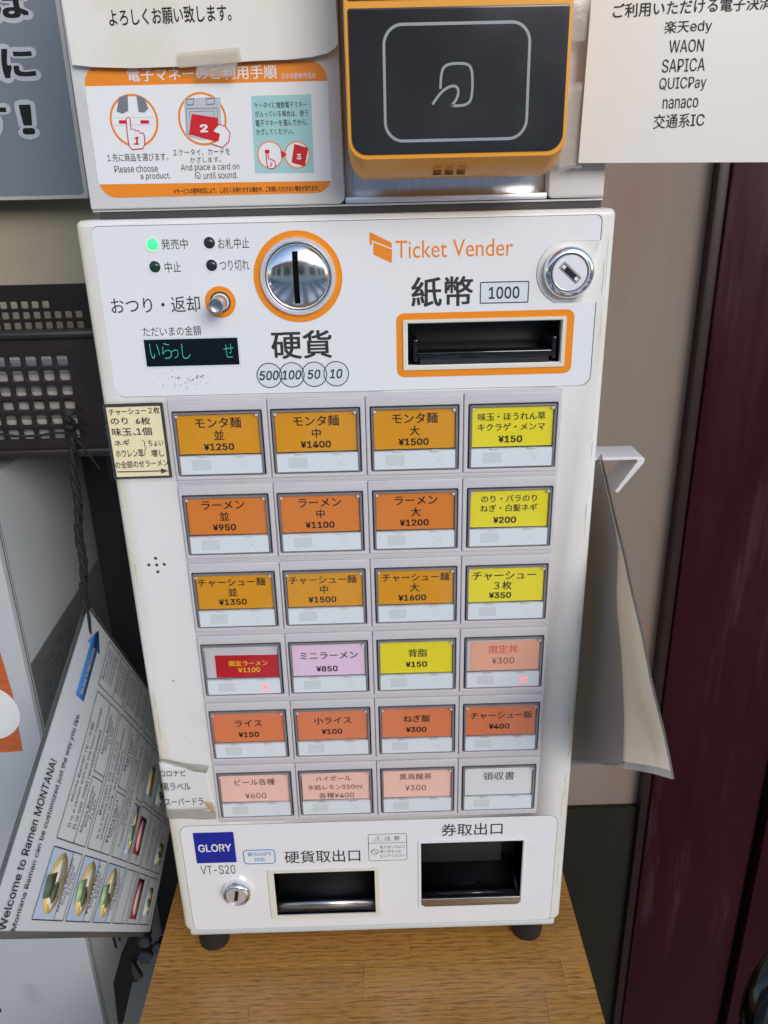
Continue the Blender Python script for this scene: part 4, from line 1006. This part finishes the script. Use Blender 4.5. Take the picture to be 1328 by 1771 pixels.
# ------------------------------------------------------------------ laminated English menu hanging by its corner
mn = empty('laminated_menu', tuple(Ax)); tag(mn, 'laminated English ramen menu hanging by one corner from the black cord', 'menu')
MA, MB, MC, MD = Ax, Vector((-.2, -.160, .1907)), Vector((-.2, .0533, -.0604)), Vector((-.2, .2420, -.0020))
def mp_(s, t, lift=0.):   # s along the title from B to A, t down the page
    p = (MB*(1-s)+MA*s)*(1-t) + (MC*(1-s)+MD*s)*t
    p = p + Vector((.004*math.sin(t*3.1)*math.sin(s*3.1) + lift, 0, 0)); return p
def mgrid(s0, s1, t0, t1, n=14, lift=0.):
    bm = bmesh.new(); g = [[bm.verts.new(mp_(s0+(s1-s0)*i/n, t0+(t1-t0)*j/n, lift)) for i in range(n+1)] for j in range(n+1)]
    for j in range(n):
        for i in range(n): bm.faces.new((g[j][i], g[j+1][i], g[j+1][i+1], g[j][i+1]))
    return bm_mesh(bm)
def mlink(name, me, mt, par, th=None):
    o = link(name, me, mt, par, smooth=True)
    if th: md = o.modifiers.new('t', 'SOLIDIFY'); md.thickness = th; md.offset = 0
    return o
mlink('laminate_edge', join([mgrid(-.02, 0, -.015, 1.015), mgrid(1, 1.02, -.015, 1.015), mgrid(0, 1, -.015, 0), mgrid(0, 1, 1, 1.015)]), M['laminate_edge'], mn, .0005)
pg = mlink('page', mgrid(0.0, 1.0, 0.0, 1.0, lift=.0006), M['menu_paper'], mn)
PWm, PHm = 215., 320.
def warp(me, lift):
    for v in me.vertices: v.co = mp_(v.co.x/PWm, -v.co.y/PHm, lift + max(0, v.co.z)*.006)
    return me
def mtext(name, lst, mt, lift=.0013):
    return mlink(name, warp(join([text_local(**t) for t in lst]), lift), mt, pg)
def mt_(s, a0, a1, tc, h, **k): return dict(s=s, cx=(a0+a1)/2*PWm, cy=-tc*PHm, w=(a1-a0)*PWm, h=h*PHm, **k)
mtext('title', [mt_('Welcome to Ramen MONTANA!', .0, .47, .050, .030, bold=.016)], M['ink'])
mtext('subtitle', [mt_('Montana Ramen can be customized just the way you like.', .0, .65, .100, .024, bold=.012)], M['ink'])
def mlines(lst, w=.0016):
    bm = bmesh.new()
    for (a, b_) in lst:
        dx, dy = (b_[0]-a[0])*PWm, (b_[1]-a[1])*PHm; L = math.hypot(dx, dy); n = 8
        pts = [((a[0]+(b_[0]-a[0])*i/n)*PWm, -(a[1]+(b_[1]-a[1])*i/n)*PHm) for i in range(n+1)]
        stroke_bm(bm, pts, .75)
    return mlink('table_lines', warp(bm_mesh(bm), .0011), M['ink_grey'], pg)
rowsT = [.165, .335, .350, .505, .520, .655, .668, .76, .775, .875, .885, .975]
Ls = []
def rectl(a, b_, c_, d): Ls.extend([((a, c_), (b_, c_)), ((b_, c_), (b_, d)), ((b_, d), (a, d)), ((a, d), (a, c_))])
TR = [(.165, .32), (.335, .485), (.50, .63), (.645, .745), (.76, .86), (.875, .97)]
for i, (c0, c1) in enumerate(TR):
    rectl(.03, .235, c0, c1); 
    Ls.append(((.03, c0+(c1-c0)*.68), (.235, c0+(c1-c0)*.68)))
    if i < 3:
        rectl(.26, .775, c0, c1); Ls.append(((.26, c0+(c1-c0)*.58), (.49, c0+(c1-c0)*.58))); Ls.append(((.51, c0+(c1-c0)*.58), (.775, c0+(c1-c0)*.58)))
        Ls.append(((.49, c0+(c1-c0)*.58), (.49, c1))); Ls.append(((.51, c0+(c1-c0)*.58), (.51, c1)))
    else: rectl(.26, .50, c0, c1); rectl(.52, .775, c0, c1)
for c0, c1 in ((.16, .33), (.345, .51), (.53, .70), (.72, .9)): rectl(.80, .985, c0, c1)
for c0 in (.26, .44, .62): Ls.append(((.80, c0), (.985, c0)))
mlines(Ls)
mlink('blue_arrow', warp(curve_mesh([[(.70*PWm, -.062*PHm), (.90*PWm, -.062*PHm), (.90*PWm, -.045*PHm), (.975*PWm, -.085*PHm), (.90*PWm, -.125*PHm), (.90*PWm, -.108*PHm), (.70*PWm, -.108*PHm)]], .01), .0011), M['menu_blue'], pg)
mtext('arrow_text', [mt_('See back for topping photos', .715, .90, .086, .020)], M['white_print'], .0014)
small = []
for i, (c0, c1) in enumerate(TR[:3]):
    hh = c1-c0; nm = ['Monta Ramen', 'Ramen', 'Chashu pork Ramen'][i]
    bl = [['Monta Ramen (モンタ麺)', 'It is a ramen with all the basic toppings.', 'It is our most recommended.'], ['Ramen (ラーメン)', 'It is a simple ramen with toasted seaweed,', 'chashu pork, and spinach.'], ['Chashu pork Ramen (チャーシュー麺)', 'Topped with plenty of chashu pork']][i]
    for j, s in enumerate(bl): small.append(mt_(s, .30 if j else .38, .735 if j == 1 else .66, c0+hh*(.12+.16*j), .017))
    for k, (a, sz, pr) in enumerate(((.035, 'Normal', ['1,250', '950', '1,350'][i]), (.28, 'Middle', ['1,400', '1,100', '1,500'][i]), (.56, 'Large', ['1,500', '1,200', '1,600'][i]))):
        small.append(mt_(nm, a+.02, a+.18, c0+hh*.70, .014)); small.append(mt_('Size '+sz, a+.04, a+.16, c0+hh*.80, .013)); small.append(mt_('¥'+pr, a+.07, a+.14, c0+hh*.91, .013))
for i, c0 in enumerate((.175, .27, .36, .45, .545)):
    for j, s in enumerate(('Ramen use', 'Seaweed, Spinach', 'Wood ear mushroom', 'TOPPING 150 YEN')): small.append(mt_(s, .83, .96, c0+.018*j, .011))
for c0 in (.69, .70, .80, .815, .91, .925): small.append(mt_('Chashu rice ¥400', .28, .45, c0, .010)); small.append(mt_('Size small ¥100', .56, .72, c0, .010))
mtext('fine_print', small, M['ink_grey'])
def mshape(name, pts, mt, par, lift): return mlink(name, warp(curve_mesh([[(a*PWm, -b_*PHm) for a, b_ in pts]], .01), lift), mt, par)
def blob(a, b_, ra, rb, n=18, j=.12, seed=0):
    r_ = random.Random(seed); return [(a+ra*math.cos(2*math.pi*k/n)*(1+r_.uniform(-j, j)), b_+rb*math.sin(2*math.pi*k/n)*(1+r_.uniform(-j, j))) for k in range(n)]
for i, (c0, c1) in enumerate(TR[:3]):
    q = c0+(c1-c0)*.66; mid = (c0+q)/2
    ph = mlink('dish_photo', warp(bm_mesh((lambda bm: (stroke_bm(bm, [(.132*PWm, -c0*PHm-.4), (.132*PWm, -q*PHm)], .2*PWm), bm)[1])(bmesh.new())), .0011), M['photo_blue'], pg)
    mshape('bowl', blob(.135, mid+.008, .088, (q-c0)*.40, 24, .03), M['photo_broth'], ph, .0015)
    mshape('noodles', blob(.135, mid+.010, .070, (q-c0)*.30, 18, .15, i), M['photo_noodle'], ph, .0018)
    mshape('nori', [(.085, mid-.035), (.15, mid-.045), (.165, mid-.005), (.095, mid+.004)], M['photo_nori'] if i == 0 else M['photo_green'], ph, .0021)
    mshape('greens', blob(.105, mid+.006, .03, .015, 14, .3, i+5), M['photo_nori'], ph, .0023)
def bowl_photo(a0, a1, c0, c1, k):
    ph = mshape('dish_photo', [(a0, c0), (a1, c0), (a1, c1), (a0, c1)], M['photo_blue'], pg, .0012); am, cm, w_, h_ = (a0+a1)/2, (c0+c1)/2, a1-a0, c1-c0
    mshape('bowl', blob(am, cm+h_*.08, w_*.42, h_*.38, 22, .03), M['photo_broth'], ph, .0016)
    mshape('noodles', blob(am, cm+h_*.12, w_*.33, h_*.26, 16, .15, k), M['photo_noodle'], ph, .0019)
    mshape('nori', [(am-w_*.3, cm-h_*.42), (am+w_*.02, cm-h_*.46), (am+w_*.12, cm-h_*.02), (am-w_*.22, cm+h_*.05)], M['photo_green'], ph, .0022)
    mshape('greens', blob(am-w_*.1, cm+h_*.1, w_*.12, h_*.1, 12, .3, k+3), M['photo_nori'], ph, .0024)
bowl_photo(.29, .485, .585, .628, 3); bowl_photo(.55, .66, .76, .84, 6); bowl_photo(.30, .40, .885, .955, 8); bowl_photo(.07, .19, .885, .94, 9)
for (a0, a1, c0, c1) in ((.05, .215, .77, .83), (.30, .46, .655, .715), (.56, .70, .65, .70)):
    ph = mshape('dish_photo', [(a0, c0), (a1, c0), (a1, c1), (a0, c1)], M['photo_maroon'] if c0 > .651 else M['photo_blue'], pg, .0011)
    mshape('slice', blob((a0+a1)/2, (c0+c1)/2, (a1-a0)*.42, (c1-c0)*.4, 22, .02), M['photo_ham'] if c0 > .651 else M['photo_broth'], ph, .0015)

# ------------------------------------------------------------------ grey steel box, its label and flyer
gb = empty('grey_steel_box', (-.35, .12, -.8)); tag(gb, 'scuffed light grey steel cabinet under the brown basket at the left', 'cabinet')
BX, BYF, BZ = -250., 38., 371.
box('body', (-620, BX, BYF, 235, -800, BZ), M['grey_box'], gb, bevel=1.6)
box('door_seam', (BX-.6, BX+.25, BYF+5.2, BYF+6.2, -800, BZ-6), M['gasket'], gb)
box('door_seam', (BX-.6, BX+.2, BYF+8.6, BYF+9.1, -800, BZ-6), M['gasket'], gb)
def side(name, q, mt, par, X=BX+.3, th=.4):
    pts = [un(u, v, 0, X*MM) for u, v in q]; bm = bmesh.new()
    a = [bm.verts.new(p) for p in pts]; b_ = [bm.verts.new(p+Vector((th*MM, 0, 0))) for p in pts]; n = len(a)
    bm.faces.new(a); bm.faces.new(b_[::-1])
    for k in range(n): bm.faces.new((a[k], a[(k+1) % n], b_[(k+1) % n], b_[k]))
    bmesh.ops.recalc_face_normals(bm, faces=bm.faces); return link(name, bm_mesh(bm), mt, par)
sp_ = side('wiring_label', [(52,1150), (170,965), (197,1110), (78,1262)], M['plate_label'], gb)
bm = bmesh.new(); rnd = random.Random(4)
for k in range(26):
    y = rnd.uniform(.06, .20); z = .225 - rnd.uniform(.006, .06); l_ = rnd.uniform(.004, .02)
    pts = [(0, y, z), (0, y+l_, z)] if rnd.random() < .5 else [(0, y, z), (0, y, z-l_*.6)]
    (ya, za), (yb, zb_) = pts[0][1:], pts[1][1:]
    n_ = Vector((0, -(zb_-za), yb-ya)).normalized()*.0003; X = (BX+.8)*MM
    vs = [bm.verts.new(Vector((X, ya, za))+n_), bm.verts.new(Vector((X, yb, zb_))+n_), bm.verts.new(Vector((X, yb, zb_))-n_), bm.verts.new(Vector((X, ya, za))-n_)]; bm.faces.new(vs)
link('diagram', bm_mesh(bm), M['ink'], sp_)
side('lower_patch', [(196,1700), (210,1650), (236,1590), (242,1640), (212,1770), (204,1771)], M['seam'], gb)
for q in (((191,1612), (196,1614), (203,1640), (199,1640)), ((203,1612), (208,1613), (208,1628), (205,1627))): side('mark', q, M['seam'], gb)
fl = empty('dish_flyer', (-.28, .0375, .15)); tag(fl, 'orange wood patterned flyer corner showing a white plate on the grey cabinet', 'flyer')
shape('sheet', [[fp(u, v, BYF) for u, v in ((-60,1090), (-8,1100), (22,1200), (39,1298), (-60,1306))]], .25, M['flyer_wood'], fl, face(BYF-.2))
shape('plate_print', [circ(fp(-22, 1232, BYF)[0], fp(-22, 1232, BYF)[1], 24.5, 48)], .1, M['dish'], fl, face(BYF-.5))
x, z = fp(-5, 1745, BYF); shape('printed_mark', [circ(x+1.5, z-1.5, 2.2, 16, 3.0), circ(x, z+4, 1.6, 12)], .2, M['ink'], gb, face(BYF-.1))

# pipe fitting between box and table
pf = empty('pipe_fitting', (-.235, .10, -.15)); tag(pf, 'small steel bolts of a pipe fitting in the dark gap left of the table', 'fitting')
for (u, v, r) in ((252,1625,7), (252,1650,8), (274,1637,6)):
    p = un(u, v, 1, .10); B = Matrix.Translation(p) @ Matrix.Rotation(math.radians(75), 4, 'X') @ Matrix.Scale(MM, 4)
    lathe('bolt', [(r*.5, -12), (r*.5, 0), (r, 0), (r, r*.6), (r*.8, r*.85), (0, r*.85)], M['dull_steel'], pf, B, 6 if u != 274 else 24, 30)
tube('pipe', [un(238, 1690, 1, .12), un(240, 1640, 1, .12)+Vector((-.02, .0, 0)), Vector((-.25, .13, -.1))], .006, M['dull_steel'], pf, 12)

# ------------------------------------------------------------------ hook and hanging sheet on the right side
hk = empty('white_hook', (.175, .085, .35)); tag(hk, 'white folded plastic hook on the right side of the machine', 'hook')
me = curve_mesh([[(150.2, 366), (203.5, 366), (205.8, 364.2), (205.4, 361.6), (188.5, 338.5), (186.2, 340.0), (200.6, 362.6), (199.8, 363.8), (150.2, 363.8)]], 27, .4)
me.transform(Matrix.Translation((0, 0, 13.5))); me.transform(face(100)); link('bracket', me, M['hook_white'], hk, auto=30)
hs_ = empty('clear_folder', (.165, .04, .37)); tag(hs_, 'laminated cream sheet hanging by a corner from the white hook beside the machine', 'sheet')
A0, B0 = Vector((.165, .0422, .3793)), Vector((.165, -.1407, .2608)); C0 = Vector((.165, .0431+.02, .1215-.013)); D0 = A0 + (C0-B0)
def sheet_pt(s, t_, off): 
    p = (A0*(1-s)+B0*s)*(1-t_) + (D0*(1-s)+C0*s)*t_
    return p + Vector((off + (.008*math.sin(t_*4.2) + .0012*math.sin(t_*17+s*5) + .0008*math.sin(s*23))*s*.6, 0, 0))
def sheet(name, quads, mt, off, par, n=16):
    bm = bmesh.new()
    for s0, s1, t0, t1 in quads:
        g = [[bm.verts.new(sheet_pt(s0+(s1-s0)*i/n, t0+(t1-t0)*j/n, off)) for i in range(n+1)] for j in range(n+1)]
        for j in range(n):
            for i in range(n): bm.faces.new((g[j][i], g[j][i+1], g[j+1][i+1], g[j+1][i]))
    return link(name, bm_mesh(bm), mt, par, smooth=True)
sheet('cream_page', [(0.02, .98, .02, .975)], M['sheet_cream'], .0, hs_)
sheet('laminate_rim', [(0, 1, 0, .02), (0, 1, .975, 1), (.98, 1, .02, .975), (0, .02, .02, .975)], M['laminate_edge2'], .0, hs_)
sheet('clear_front', [(0, 1, 0, 1)], M['laminate'], -.0012, hs_)
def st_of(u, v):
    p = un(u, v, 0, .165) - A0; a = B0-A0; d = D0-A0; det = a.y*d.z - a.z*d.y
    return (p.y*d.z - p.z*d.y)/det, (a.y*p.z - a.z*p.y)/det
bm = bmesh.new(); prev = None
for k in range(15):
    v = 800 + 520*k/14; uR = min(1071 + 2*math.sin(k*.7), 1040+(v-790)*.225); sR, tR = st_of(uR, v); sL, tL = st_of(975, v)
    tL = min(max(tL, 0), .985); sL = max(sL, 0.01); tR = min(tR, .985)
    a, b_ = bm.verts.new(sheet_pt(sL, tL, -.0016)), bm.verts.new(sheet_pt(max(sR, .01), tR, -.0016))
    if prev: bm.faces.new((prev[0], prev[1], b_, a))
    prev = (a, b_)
link('painted_shade', bm_mesh(bm), M['sheet_shaded'], hs_, smooth=True)  # shade and reflection on the cream sheet, painted as a grey patch
S.cycles.max_bounces = 8; S.cycles.transparent_max_bounces = 12
